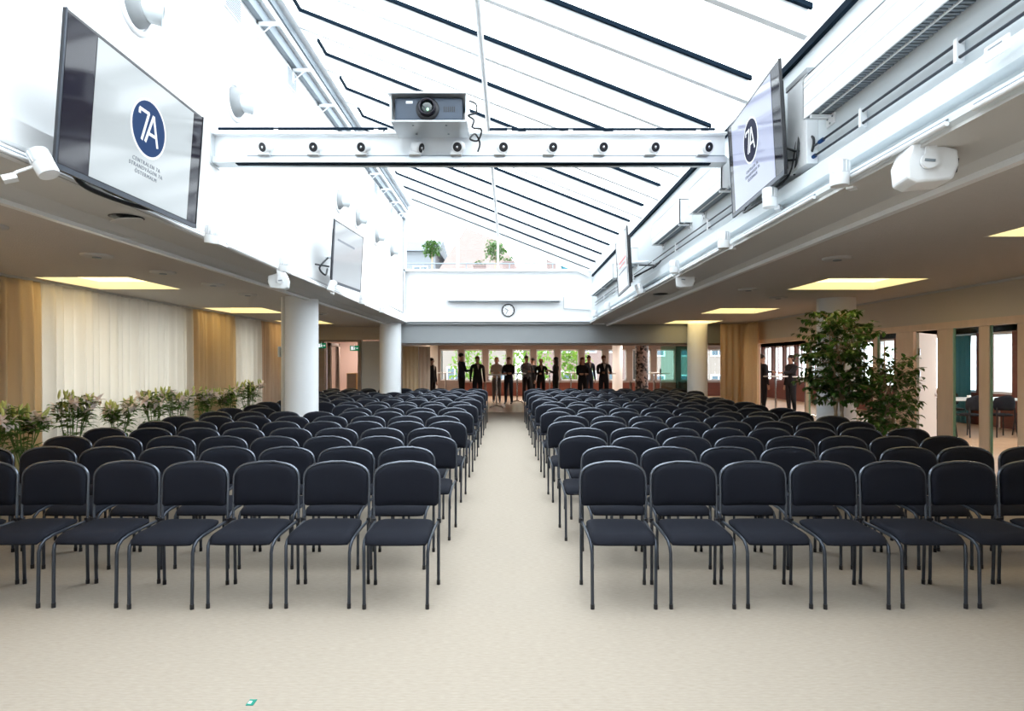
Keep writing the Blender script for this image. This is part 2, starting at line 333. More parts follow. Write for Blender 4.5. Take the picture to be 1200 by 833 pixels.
dr = MB().box((-5.05, 16.7, 0.02), (-5.01, 17.5, 2.05), 'glass').build('door_1'); struct(dr)
MB().box((-5.08, 16.65, 0.02), (-4.98, 16.75, 2.08), 'brown').box((-5.08, 17.45, 0.02), (-4.98, 17.55, 2.08), 'brown').box((-5.08, 16.65, 2.0), (-4.98, 17.55, 2.08), 'brown').build('door_frame', dr)

# gable window above the end wall
gw = struct(MB().add([(-2.67, 15.05, 3.86), (2.14, 15.05, 3.86), (-2.67, 15.05, 5.72), (-2.67, 15.07, 3.86), (2.14, 15.07, 3.86), (-2.67, 15.07, 5.72)], [(0, 1, 2), (5, 4, 3), (0, 3, 4, 1), (1, 4, 5, 2), (2, 5, 3, 0)], 'roofglass').build('window_2'), 'triangular gable window')
for xx in (-2.62, -1.3, -0.29): MB().box((xx-0.028, 15.0, 3.86), (xx+0.028, 15.045, 5.53-(xx+2.67)*0.3934), 'whitem').build('mullion', gw)

# glazed roof
def rz(x): return 5.75-(x+2.67)*0.3934
rf = MB().add([(-2.70, YB, rz(-2.70)), (2.20, YB, rz(2.20)), (2.20, 15.3, rz(2.20)), (-2.70, 15.3, rz(-2.70)),
      (-2.70, YB, rz(-2.70)+0.02), (2.20, YB, rz(2.20)+0.02), (2.20, 15.3, rz(2.20)+0.02), (-2.70, 15.3, rz(-2.70)+0.02)],
      [(0,3,2,1),(4,5,6,7),(0,1,5,4),(1,2,6,5),(2,3,7,6),(3,0,4,7)], 'roofglass').build('window_1')
struct(rf, 'sloping glazed roof over the atrium')
def slopebar(b, xa, xb, y0, y1, lo, hi, m):
    b.add([(xa, y0, rz(xa)+lo), (xb, y0, rz(xb)+lo), (xb, y1, rz(xb)+lo), (xa, y1, rz(xa)+lo), (xa, y0, rz(xa)+hi), (xb, y0, rz(xb)+hi), (xb, y1, rz(xb)+hi), (xa, y1, rz(xa)+hi)],
      [(0,3,2,1),(4,5,6,7),(0,1,5,4),(1,2,6,5),(2,3,7,6),(3,0,4,7)], m)
for k in range(-2, 16):
    yr = float(k); b = MB(); slopebar(b, -2.55, 2.0, yr, yr+0.055, -0.22, -0.005, 'whitem'); b.build('rafter', rf)
    b = MB(); slopebar(b, -2.46, 2.02, yr-0.028, yr-0.001, -0.042, -0.006, 'dark')
    if k < 15: b.box((-2.465, yr-0.36, rz(-2.46)-0.045), (-2.435, yr-0.001, rz(-2.46)-0.008), 'dark')
    b.build('glazing_bar', rf)
MB().tube([(-0.27, YB, rz(-0.27)-0.25), (-0.27, 15, rz(-0.27)-0.25)], 0.028, 'whitem').build('purlin', rf)
b = MB(); b.box((2.065, YB, 3.685), (2.10, 15, 3.735), 'dark'); b.build('edge_gasket', rf)
b = MB(); b.box((2.08, YB, 3.735), (2.16, 15, 3.85), 'whitem'); b.build('eaves_rail', rf)

# rails, and grey strips standing in for the shaded gaps between them, along the top of the left wall
for nm, x0, x1, z0, z1, m in (('shade_strip', -2.67, -2.60, 5.12, 5.24, 'grey'), ('rail', -2.62, -2.55, 5.25, 5.33, 'whitem'), ('shade_strip', -2.60, -2.53, 5.34, 5.42, 'grey'), ('rail', -2.56, -2.46, 5.44, 5.56, 'whitem')):
    o = MB().box((x0, YB, z0), (x1, 15.0, z1), m).build('trim_%d' % (8+int(z0*10) % 10)); struct(o, 'long %s under the high edge of the glass roof' % nm)
for k in range(3, 15):
    b = MB().box((-2.67, k+0.3, 5.08), (-2.44, k+0.34, 5.11), 'whitem').box((-2.67, k+0.3, 4.94), (-2.645, k+0.34, 5.11), 'whitem').tube([(-2.65, k+0.32, 4.96), (-2.5, k+0.32, 5.09)], 0.008, 'whitem', 6)
    tag(b.build('rail_bracket', bevel=0.003), 'small white bracket under the top rail of the left wall, %s from the camera' % ORD[k-3], 'bracket', 'brackets under the top rail')
struct(MB().box((-2.66, 14.96, 2.8), (-2.61, 15.03, 5.2), 'alu').build('trim_20'), 'pale vertical strip in the far left corner')

# foyer walls with windows
def winrow(name, axis, pos, t, u0, u1, pitch, pier, sill, head, phase, wallm, pierm, num, top=2.4):
    b = MB()
    def bx(ua, ub, za, zb, d0, d1, m, bb):
        if axis == 'y': bb.box((ua, pos+d0, za), (ub, pos+d1, zb), m)
        else: bb.box((pos+d0, ua, za), (pos+d1, ub, zb), m)
    bx(u0, u1, 0, sill, 0, t, wallm, b); bx(u0, u1, head, top, 0, t, wallm, b)
    n0 = math.ceil((u0-phase)/pitch); n1 = math.floor((u1-phase)/pitch); cs = [phase+k*pitch for k in range(n0, n1+1)]
    for c in cs: bx(max(u0, c-pier/2), min(u1, c+pier/2), sill, head, 0, t, pierm, b)
    struct(b.build(name))
    for i in range(len(cs)-1):
        a, c = cs[i]+pier/2, cs[i+1]-pier/2
        g = MB(); bx(a, c, sill, head, t*0.5, t*0.5+0.01, 'glass', g); w = struct(g.build('window_%d' % (num+i)))
        f = MB(); bx(a, a+0.05, sill, head, t*0.3, t*0.7, 'whitem', f); bx(c-0.05, c, sill, head, t*0.3, t*0.7, 'whitem', f)
        bx(a, c, sill, sill+0.06, t*0.3, t*0.7, 'whitem', f); bx(a, c, head-0.06, head, t*0.3, t*0.7, 'whitem', f); f.build('window_frame', w)
winrow('wall_foyer_far', 'y', 28.0, 0.25, -4.6, 11.5, 1.128, 0.26, 0.70, 2.17, 0.0, 'brown', 'brown', 30)
winrow('wall_foyer_right', 'x', 11.5, 0.25, 1.0, 28.0, 1.05, 0.24, 0.78, 2.25, 13.55, 'redwood', 'redwood', 60)
struct(MB().box((11.5, YB, 0), (11.75, 1.0, 2.4), 'beigew').box((11.5, 0, 2.25), (11.51, 28, 2.4), 'beigew').build('wall_foyer_near'))
# panels under the far windows (radiator covers)
for k in range(-2, 10):
    c = k*1.128+0.564
    o = MB().box((c-0.5, 27.80, 0.0), (c+0.5, 27.97, 0.62), 'redwood').box((c-0.54, 27.76, 0.62), (c+0.54, 27.97, 0.67), 'brown').build('radiator_cover', bevel=0.005)
    tag(o, 'red brown wooden radiator cover under the far foyer windows, %s from the left' % ORD[k+2], 'radiator cover', 'radiator covers under the far windows')

# right partition: bulkhead, frames, glass
struct(MB().box((5.9, YB, 2.06), (6.02, 15.1, 2.5), 'beigew').build('wall_right'), 'beige bulkhead above the right hand glass partition')
struct(MB().box((5.88, YB, 1.97), (5.97, 14.3, 2.06), 'oak').build('trim_30'), 'pale oak head rail of the partition')
b = MB().box((5.86, YB, 2.475), (5.9, 15.1, 2.5), 'soffit'); struct(b.build('trim_31'))
posts = [(4.6, 4.7), (5.7, 5.8), (6.83, 6.94), (7.35, 7.51), (7.96, 8.24), (8.73, 9.12), (9.60, 9.70), (10.55, 10.65), (11.8, 11.9), (14.15, 14.25)]
for i, (ya, yb_) in enumerate(posts):
    struct(MB().box((5.90, ya, 0), (5.95, yb_, 1.97), 'oak').build('trim_%d' % (32+i), bevel=0.004), 'pale oak post of the glass partition')
gi = 0
for (a0, a), (c, c1) in zip(posts[:-1], posts[1:]):
    if abs(a-8.24) < 0.01 or abs(a-11.9) < 0.01: continue          # door openings
    struct(MB().box((5.92, a, 0.02), (5.932, c, 1.97), 'glass').box((5.915, c-0.02, 0.0), (5.936, c, 1.97), 'paleteal').build('window_%d' % (90+gi))); gi += 1
d = MB().box((0, 0, 0.01), (0.82, 0.04, 1.95), 'white').build('door_2', loc=(5.97, 8.70, 0), bevel=0.003); d.rotation_euler = (0, 0, radians(40)); struct(d, 'white door leaf standing open into the side room')
MB().tube([(0.74, -0.002, 1.02), (0.74, -0.05, 1.02), (0.64, -0.05, 1.02)], 0.009, 'chrome', 8).lathe([(0.025, 0), (0.025, 0.008)], 'chrome', (0.74, -0.008, 1.02), 12, 'y').build('door_handle', d)
for z in (0.25, 1.62, 1.3): MB().box((-0.02, -0.012, z), (0.02, 0.012, z+0.1), 'chrome').build('hinge', d)
# end partition in teal glass on the right of the far opening
struct(MB().box((4.46, 16.0, 0.02), (4.80, 16.02, 1.97), 'tealglass').build('window_100'), 'dark teal glass leaf beside the far right column')
struct(MB().box((4.07, 16.04, 0.02), (4.50, 16.055, 1.97), 'paleteal').build('window_101'), 'pale teal glass leaf behind the last chairs')

# ------------------------------------------------------------------ OUTSIDE
struct(MB().box((-60, -20, -12.2), (60, 120, -12), 'street').build('ground'), 'street below')
struct(MB().box((-6.2, 15.35, 3.55), (11.8, 29.2, 3.70), 'stuccog').box((-6.2, 15.35, 2.5), (-6.0, 28.6, 3.55), 'stuccog').build('roof_terrace'), 'roof terrace behind the gable window')
def house(name, x0, x1, y0, y1, z0, z1, ridge, wm, rm, label, cols, rows, gable=True):
    x0 += .35; x1 -= .35; r = empty(name, ((x0+x1)/2, (y0+y1)/2, z0)); tag(r, label, 'building'); ox, oy, oz = r.location
    def L(p): return (p[0]-ox, p[1]-oy, p[2]-oz)
    MB().box(L((x0, y0, z0)), L((x1, y1, z1)), wm).build('wall', r)
    xm = (x0+x1)/2; ym = (y0+y1)/2
    if gable: vs = [(x0-.3, y0-.3, z1), (x1+.3, y0-.3, z1), (xm, y0-.3, ridge), (x0-.3, y1, z1), (x1+.3, y1, z1), (xm, y1, ridge)]; fs = [(0, 1, 2), (3, 5, 4), (0, 2, 5, 3), (1, 4, 5, 2), (0, 3, 4, 1)]
    else: vs = [(x0-.3, y0-.4, z1), (x1+.3, y0-.4, z1), (x1, ym, ridge), (x0, ym, ridge), (x0-.3, y1, z1), (x1+.3, y1, z1)]; fs = [(0, 1, 2, 3), (3, 2, 5, 4), (0, 3, 4), (1, 5, 2), (0, 4, 5, 1)]
    MB().add([L(v) for v in vs], fs, rm).build('roof', r)
    for i in range(cols):
        for j in range(rows):
            cx = x0+(x1-x0)*(i+0.5)/cols; cz = z1-2.0-j*3.1
            f = MB().box(L((cx-.62, y0-.06, cz-.85)), L((cx+.62, y0, cz+.85)), 'whitem').build('window', r)
            MB().box(L((cx-.52, y0-.08, cz-.75)), L((cx-.04, y0-.061, cz+.75)), 'pane').box(L((cx+.04, y0-.08, cz-.75)), L((cx+.52, y0-.061, cz+.75)), 'pane').build('pane', f)
    return r
house('town_house', -13.5, -5.6, 48, 60, -12, 10.5, 12.6, 'stuccog', 'slate', 'grey house with a slate roof seen through the left of the gable window', 3, 6, False)
h = house('town_house', -5.5, 0.8, 46, 58, -12, 8.6, 13.4, 'stucco', 'rooftile', 'pale house with a pink tiled gable seen through the gable window', 3, 6)
house('town_house', 1.0, 9.5, 47, 60, -12, 8.3, 10.6, 'stuccop', 'rooftile', 'pink house with terracotta roof to the right of the gabled one', 4, 6, False)
house('town_house', 9.8, 20, 46, 60, -12, 8.0, 11, 'stucco', 'rooftile', 'cream house seen through the far foyer windows on the right', 4, 6, False)
house('town_house', -24, -13.8, 46, 60, -12, 9.0, 12, 'stuccop', 'rooftile', 'pink house far left beyond the foyer windows', 4, 6, False)
r = house('town_house', 24, 30, 2, 30, -12, 3.0, 6, 'white', 'rooftile', 'pale house across the street seen through the side room windows', 1, 1)
def leaves(b, cx, cy, cz, rx, ry, rz_, n, size, m, rnd, aspect=0.5, surface=0.5, curl=0.2):
    for _ in range(n):
        while True:
            p = Vector((rnd.uniform(-1, 1), rnd.uniform(-1, 1), rnd.uniform(-1, 1)))
            if surface*0.6 < p.length <= 1: break
        c = Vector((cx+p.x*rx, cy+p.y*ry, cz+p.z*rz_)); leaf(b, c, Vector((rnd.uniform(-1, 1), rnd.uniform(-1, 1), rnd.uniform(-0.9, 0.3))), size*rnd.uniform(0.7, 1.3), m, rnd, aspect, curl)
def leaf(b, c, d, L, m, rnd, aspect=0.5, curl=0.2):
    d = d.normalized(); s_ = d.cross(Vector((rnd.uniform(-.3, .3), rnd.uniform(-.3, .3), 1))).normalized(); n = s_.cross(d).normalized(); w = L*aspect*0.5
    p0 = c; p1 = c+d*L*0.35-n*L*0.02; p2 = c+d*L*0.7-n*L*curl*0.3; p3 = c+d*L-n*L*curl
    b.add([p0, p1+s_*w+n*w*.35, p1, p1-s_*w+n*w*.35, p2+s_*w*.75+n*w*.2, p2, p2-s_*w*.75+n*w*.2, p3], [(0, 2, 1), (0, 3, 2), (1, 2, 5, 4), (2, 3, 6, 5), (4, 5, 7), (5, 6, 7)], m, True)
rnd = random.Random(3)
for i, (tx, ty, tz, rr) in enumerate([(-2.0, 33.0, 1.6, 1.3), (1.1, 35.0, 1.7, 1.4), (3.6, 33.0, 1.3, 1.0)]):
    t = empty('street_tree', (tx, ty, -12)); tag(t, ['leafy green tree outside left of the far windows seen past the aisle', 'leafy green tree outside straight behind the aisle', 'leafy green tree outside right of the aisle'][i], 'tree', 'trees outside the far windows')
    MB().tube([(0, 0, 0), (0.1, 0, 6), (0, 0.1, 13)], 0.2, 'bark', 8, radii=[.25, .18, .08]).build('trunk', t)
    b = MB(); leaves(b, 0, 0, tz+12, rr, rr, rr*1.5, 560, 0.28, 'tree', rnd, 0.6); b.build('foliage', t)
# terrace railing, planters
b = MB()
for z in (4.28, 4.05): b.tube([(-6, 16.6, z), (11, 16.6, z)], 0.018, 'grey', 6)
for k in range(0, 15): b.tube([(-6+k*1.2, 16.6, 3.7), (-6+k*1.2, 16.6, 4.28)], 0.015, 'grey', 6)
tag(b.build('terrace_railing'), 'thin grey railing on the roof terrace outside the gable window', 'railing')
for (px, py, Y, s_, kind, lab) in [(562, 311, 19, .36, 'r', 'leftmost faded red planter box on the terrace'), (596, 307, 19, .36, 'r', 'faded red planter box on the terrace under the round bush'), (646, 304, 20, .28, 'r', 'small red planter box far right on the terrace'), (664, 311, 19, .30, 't', 'teal planter box at the right of the terrace')]:
    X, z = PX(px, Y), PZ(py, Y)
    p = empty('planter', (X, Y, 3.7)); tag(p, lab, 'planter', 'planters on the roof terrace')
    hh = max(0.25, z-3.7)
    MB().box((-s_/2, -.14, 0), (s_/2, .14, hh), 'stuccop' if kind == 'r' else 'teal').box((-s_/2-.02, -.16, hh-.04), (s_/2+.02, .16, hh), 'stuccop' if kind == 'r' else 'teal').build('planter_box', p)
    b = MB(); leaves(b, 0, 0, hh+0.08, s_*.5, .14, .12, 60, 0.1, 'leaf', rnd); b.build('foliage', p)
for (px, py, Y, r_, lab) in [(580, 293, 21, .38, 'round clipped bush in a pot on the terrace'), (506, 290, 20, .3, 'small reddish tree at the left of the terrace')]:
    X, z = PX(px, Y), PZ(py, Y); p = empty('terrace_bush', (X, Y, 3.7)); tag(p, lab, 'plant')
    MB().lathe([(.14, 0), (.2, .35), (.22, .36), (.2, .34)], 'stucco', seg=16).build('pot', p); MB().tube([(0, 0, .3), (0.02, 0, z-3.7)], .03, 'bark', 6).build('trunk', p)
    b = MB(); leaves(b, 0, 0, z-3.7, r_, r_, r_, 420, .12, 'leaf', rnd); b.build('foliage', p)

# ------------------------------------------------------------------ COLUMNS
for (X, Y, rr, z1, m, lab) in [(-3.19, 9.1, .27, 2.5, 'whitem', 'large white round column rising from the left block of chairs'), (-2.95, 14.8, .265, 2.5, 'whitem', 'white round column at the far end of the left block'),
        (5.03, 9.2, .27, 2.5, 'whitem', 'white round column behind the tall fig tree'), (4.72, 15.0, .245, 2.5, 'whitem', 'cream lit round column at the far right corner'),
        (4.76, 21.5, .23, 2.4, 'mosaic', 'dark speckled mosaic column in the foyer'), (4.7, 26, .22, 2.4, 'white', 'slim cream column before the far foyer windows')]:
    o = MB().lathe([(rr, 0), (rr, z1)], m, (X, Y, 0), 48).build('column'); struct(o, lab)
struct(MB().box((-3.37, 8.865, 0), (-3.335, 8.885, 2.5), 'alu').build('trim_50'), 'thin cable duct up the large left column')
o = empty('wall_switch', (-3.468, 9.05, 1.60)); tag(o, 'small white wall device on the side of the large left column', 'switch')
MB().box((-.025, -.05, 0), (.0, .05, .16), 'whitem').build('housing', o, bevel=.004); MB().box((-.03, -.02, .06), (-.025, .02, .10), 'grey').build('button', o)

# ------------------------------------------------------------------ CURTAINS
def curtain(name, x, y0, y1, z0, z1, m, label, amp=0.055, period=0.17, axis='y', group=None, seed=1):
    r_ = random.Random(seed); n = int(abs(y1-y0)/0.02); b = MB(); vs = []; ph = r_.uniform(0, 6)
    rows = [(z0, 1.0), (z0+(z1-z0)*.5, .9), (z1-.25, .7), (z1-.07, .45), (z1, .35)]
    for (z, a) in rows:
        for i in range(n+1):
            u = y0+(y1-y0)*i/n; w = sin(2*pi*u/period+ph+1.3*sin(u*2.1+ph))*amp*a+sin(2*pi*u/(period*3.3)+ph)*amp*.5
            vs.append((x+w, u, z) if axis == 'y' else (u, x+w, z))
    fs = [(j*(n+1)+i, j*(n+1)+i+1, (j+1)*(n+1)+i+1, (j+1)*(n+1)+i) for j in range(len(rows)-1) for i in range(n)]
    b.add(vs, fs, m, True); o = b.build(name); s_ = o.modifiers.new('thick', 'SOLIDIFY'); s_.thickness = .004
    return tag(o, label, 'curtain', group)
for i, (a, c, m, lab) in enumerate([(2.5, 7.2, 'gold', 'gold curtain at the left edge of the picture behind the first lily vase'), (7.2, 10.62, 'cream', 'long cream curtain between two gold ones on the left wall'),
        (10.62, 12.3, 'gold', 'narrow gold curtain under the second ceiling light of the left wall'), (12.3, 13.5, 'cream', 'narrow cream curtain near the far end of the left wall'), (13.5, 15.8, 'tan', 'tan curtain at the far end of the left wall beside the column')]):
    curtain('curtain', -5.65, a, c, 0.02, 2.475, m, lab, group='curtains along the left wall', seed=i)
struct(MB().box((-5.69, YB, 2.475), (-5.61, 15.85, 2.5), 'soffit').build('trim_51'), 'ceiling track of the left curtains')
curtain('curtain', 16.4, PX(472, 16.4), PX(490, 16.4), 0.02, 1.97, 'gold', 'dull gold curtain just right of the far left column', amp=.03, period=.11, axis='x', seed=8)
curtain('curtain', 16.5, PX(491, 16.5), PX(504, 16.5), 0.02, 1.97, 'tan', 'brownish curtain beside the foyer opening on the left', amp=.03, period=.11, axis='x', seed=9)
curtain('curtain', 5.72, 13.75, 15.05, 0.02, 2.47, 'gold', 'pale gold curtain at the far end of the right wall', amp=.05, period=.17, seed=10)
curtain('curtain', 14.6, 5.15, 5.7, 0.02, 2.47, 'gold', 'pale gold curtain across the far right corner', amp=.04, period=.15, axis='x', seed=12)
curtain('curtain', 11.38, 14.72, 15.6, 0.02, 2.2, 'teal', 'teal curtain beside a window of the side room', amp=.035, period=.14, seed=11)

# ------------------------------------------------------------------ CEILING LIGHTS
names = {('L', 0): 'square warm ceiling light over the left bay nearest the camera', ('L', 1): 'large square warm ceiling light beside the gold curtain on the left', ('L', 2): 'second visible warm ceiling light along the left curtains', ('L', 3): 'farthest warm ceiling light of the left bay behind the column',
    ('R', 0): 'warm ceiling light cut off by the right edge of the picture', ('R', 1): 'large warm ceiling light above the fig tree', ('R', 2): 'third warm ceiling light of the right bay before the fig tree', ('R', 3): 'farthest warm ceiling light of the right bay'}
for side, lst in (('L', LP), ('R', RP)):
    for i, (x0, x1, y0, y1) in enumerate(lst):
        t = empty('ceiling_light', ((x0+x1)/2, (y0+y1)/2, 2.5)); tag(t, names[(side, i)], 'ceiling light', 'square recessed ceiling lights')
        a, c = (x1-x0)/2, (y1-y0)/2
        b = MB(); tt = .02
        b.box((-a, -c, 0), (-a+tt, c, .14), 'whitem').box((a-tt, -c, 0), (a, c, .14), 'whitem').box((-a+tt, -c, 0), (a-tt, -c+tt, .14), 'whitem').box((-a+tt, c-tt, 0), (a-tt, c, .14), 'whitem'); b.build('frame', t)
        MB().box((-a+tt, -c+tt, .10), (a-tt, c-tt, .12), 'lightpanel').build('diffuser', t)
disc = empty('ceiling_disc', (0, 0, 0)); b = MB().lathe([(.13, 0), (.13, -.012), (.10, -.022), (.02, -.022)], 'soffit', seg=28); b.build('cover', disc); MB().lathe([(.04, -.022), (.035, -.03)], 'grey', seg=16).build('centre_cap', disc)
tag(disc, '', 'ceiling speaker', 'round ceiling speakers')
dl = [(-3.77, 4.3, 'round ceiling disc at the far left edge of the picture'), (-3.8, 5.5, 'round ceiling disc left of the nearest big screen'), (-3.77, 6.5, 'round ceiling disc in line with the large warm light on the left'), (-3.72, 7.5, 'round ceiling disc just before the large left column'), (-3.77, 8.6, 'round ceiling disc beside the top of the large left column'), (-3.75, 11.9, 'round ceiling disc between the two left columns'),
      (3.1, 5.65, 'round ceiling disc nearest on the right bay'), (3.2, 8.0, 'round ceiling disc left of the big right ceiling light'), (4.05, 9.0, 'round ceiling disc between two right ceiling lights')]
for i, (X, Y, lab) in enumerate(dl):
    if i == 0: disc.location = (X, Y, 2.5); disc['label'] = lab
    else: dup(disc, (X, Y, 2.5), label=lab)
for i, (X, Y, lab) in enumerate([(-2.66, 4.15, 'small ajar flap in the left soffit below the big screen'), (2.2, 8.7, 'small ajar flap in the right soffit below the farther screen')]):
    t = empty('soffit_flap', (X, Y, 2.515)); tag(t, lab, 'flap', 'flaps in the soffits')
    MB().lathe([(.10, -.004), (.11, 0)], 'black', seg=24).build('opening', t); o = MB().lathe([(.10, -.006), (.10, -.012)], 'soffit', seg=24).build('lid', t); o.rotation_euler = (radians(7), radians(-8), 0); o.location = (0, 0, -.012)

# ------------------------------------------------------------------ CHAIRS
def smoothgrid(b, nx, nz, fn, m):
    vs = [fn(i/nx*2-1, j/nz*2-1) for j in range(nz+1) for i in range(nx+1)]
    b.add(vs, [(j*(nx+1)+i, j*(nx+1)+i+1, (j+1)*(nx+1)+i+1, (j+1)*(nx+1)+i) for j in range(nz) for i in range(nx)], m, True)
def back_outline(v):            # half width at v in -1..1 (bottom..top)
    w = 0.213
    if v > 0.15: q = (v-0.15)/0.85; w *= (1-q**2.9)**0.40 if q < 1 else 0.0
    if v < -0.9: q = (-v-0.9)/0.1; w -= 0.018*q*q
    return max(w, 0.0)
def make_chair(name, label, cat, group):
    r = empty(name); tag(r, label, cat, group)
    # backrest cushion
    n = 18; b = MB(); Z0, Z1 = 0.54, 0.822
    def zz(j, u, w): return None
    ring = []
    vv = [-1, -.97, -.9, -.7, -.4, -.1, .15, .35, .52, .66, .78, .88, .95, .985, 1.0]
    for sgn, th in ((-1, .026), (1, .014)):
        vs = []; nx = 12
        for v in vv:
            w = back_outline(v); z = Z0+(Z1-Z0)*(v+1)/2
            for i in range(nx+1):
                u = i/nx*2-1; us = math.copysign(1-(1-abs(u))**1.6, u); x = w*us
                e = (1-abs(u)**5)*(1-abs(v)**8)
                y = .200+.012*(v+1)/2*1.2 + sgn*(.008+th*e*.8) - .012*(x/.21)**2*-1*-1 - .010*(x/.21)**2
                vs.append((x, y, z))
        nv = len(vv)
        fs = [(j*(nx+1)+i, j*(nx+1)+i+1, (j+1)*(nx+1)+i+1, (j+1)*(nx+1)+i) for j in range(nv-1) for i in range(nx)]
        if sgn > 0: fs = [f[::-1] for f in fs]
        b.add(vs, fs, 'fabric', True); ring.append((vs, nx, nv))
    (va, nx, nv), (vb, _, _) = ring; off = len(va)
    idx = [0*(nx+1)+i for i in range(nx+1)]+[j*(nx+1)+nx for j in range(1, nv)]+[(nv-1)*(nx+1)+i for i in range(nx-1, -1, -1)]+[j*(nx+1) for j in range(nv-2, 0, -1)]
    fs = [(idx[k], idx[k]+off, idx[(k+1) % len(idx)]+off, idx[(k+1) % len(idx)]) for k in range(len(idx))]
    bb = MB(); bb.add(va+vb, fs, 'fabric', True); b.v += bb.v; o_ = len(va+vb)
    base = len(b.v)-len(bb.v); b.f += [tuple(i+base for i in f) for f in bb.f]; b.m += [0]*len(fs); b.sm += [True]*len(fs)
    b.build('backrest', r)
    # back frame tube
    pts = [(.222, .185, .43), (.222, .188, .50), (.222, .19, .60)]
    for v in [.0, .15, .3, .45, .58, .69, .78, .86, .92, .965, .99]:
        pts.append((back_outline(v)+.009, .196+.006*(v+1)-.008*(back_outline(v)/.21)**2, Z0+(Z1-Z0)*(v+1)/2+.006*max(0, v)))
    pts.append((0.05, .212, Z1+.008)); pts = pts+[(-p[0], p[1], p[2]) for p in reversed(pts)]
    MB().tube(pts, .0092, 'rim', 8).build('back_frame', r)
    # seat
    b = MB()
    def top(u, v, s=1):
        us = math.copysign(1-(1-abs(u))**1.3, u); vs_ = math.copysign(1-(1-abs(v))**1.3, v)
        k = (1-abs(vs_)**7*.10); w = (.198-.006*vs_)*k; x = w*us; y = -.022+vs_*.195*(1-.06*abs(us)**6)
        fr = max(0, -vs_-.55)/.45; e = (1-abs(u)**6)*(1-abs(v)**6)
        z = .432-.03*fr**2+s*(.006+.020*e*(1 if s > 0 else .5))+.008*vs_
        return (x, y, z)
    nx = nz = 12
    smoothgrid(b, nx, nz, lambda u, v: top(u, v, 1), 'fabric')
    vs = [top(i/nx*2-1, j/nz*2-1, -1) for j in range(nz+1) for i in range(nx+1)]
    b.add(vs, [(j*(nx+1)+i, (j+1)*(nx+1)+i, (j+1)*(nx+1)+i+1, j*(nx+1)+i+1) for j in range(nz) for i in range(nx)], 'fabric', True)
    N1 = (nx+1)*(nz+1)
    idx = [i for i in range(nx+1)]+[j*(nx+1)+nx for j in range(1, nz+1)]+[nz*(nx+1)+i for i in range(nx-1, -1, -1)]+[j*(nx+1) for j in range(nz-1, 0, -1)]
    for k in range(len(idx)): a, c = idx[k], idx[(k+1) % len(idx)]; b.f.append((a, a+N1, c+N1, c)); b.m.append(0); b.sm.append(True)
    b.build('seat', r)
    # frame under the seat and legs
    b = MB()
    for yy in (-.13, .13): b.tube([(-.2, yy, .412), (.2, yy, .412)], .008, 'tube', 6)
    b.tube([(0, -.135, .412), (0, .135, .412)], .008, 'tube', 6); b.build('seat_frame', r)
    for s_ in (-1, 1): MB().box((s_*.222-.012, .17, .425), (s_*.222+.012, .20, .455), 'black').build('link_fitting', r)
    for s_ in (-1, 1):
        MB().tube([(s_*.214, .19, .432), (s_*.207, .05, .426), (s_*.204, -.10, .418), (s_*.201, -.165, .405), (s_*.198, -.195, .378), (s_*.195, -.204, .34), (s_*.193, -.207, .02)], .0105, 'tube', 8) \
            .tube([(s_*.193, -.207, .03), (s_*.193, -.207, 0)], .0125, 'black', 8).build('leg', r)
        MB().tube([(s_*.216, .188, .45), (s_*.215, .195, .2), (s_*.214, .20, .02)], .0105, 'tube', 8).tube([(s_*.214, .20, .03), (s_*.214, .20, 0)], .0125, 'black', 8).build('leg', r)
    return r
proto = make_chair('stacking_chair', '', 'chair', 'black stacking chairs in the hall')
used = False; PITCH = .70; ncha = 0
for k in range(18):
    y = 3.87+k*PITCH; drift = -.00714*y
    for side in (-1, 1):
        n = 8 if k < 15 else 9
        st = (.12 if k % 2 else 0.0)
        for j in range(n):
            X = (.732+st+.4745*j+drift+.0) if side > 0 else -(.667+st+.4785*j-drift)
            if side > 0 and k >= 1: X -= .02
            X += random.uniform(-.004, .004)
            Yc = y+random.uniform(-.015, .015)
            if any(abs(X-cx) < .49 and abs(Yc-cy) < .47 for cx, cy in ((-3.19, 9.1), (-2.95, 14.8))): continue
            row = 'front row' if k == 0 else ('back row, farthest from the camera' if k == 17 else '%s row from the front' % ORD[k])
            seat = 'on the aisle' if j == 0 else ('at the outer end' if j == n-1 else '%s from the aisle' % ORD[j])
            lab = 'black padded chair, %s, %s block, %s' % (row, 'left' if side < 0 else 'right', seat)
            rot = (0, 0, random.uniform(-.008, .008))
            if not used: proto.location = (X, Yc, 0); proto.rotation_euler = rot; proto['label'] = lab; used = True
            else: dup(proto, (X, Yc, 0), rot, lab)
            ncha += 1
print('CHAIRS', ncha)

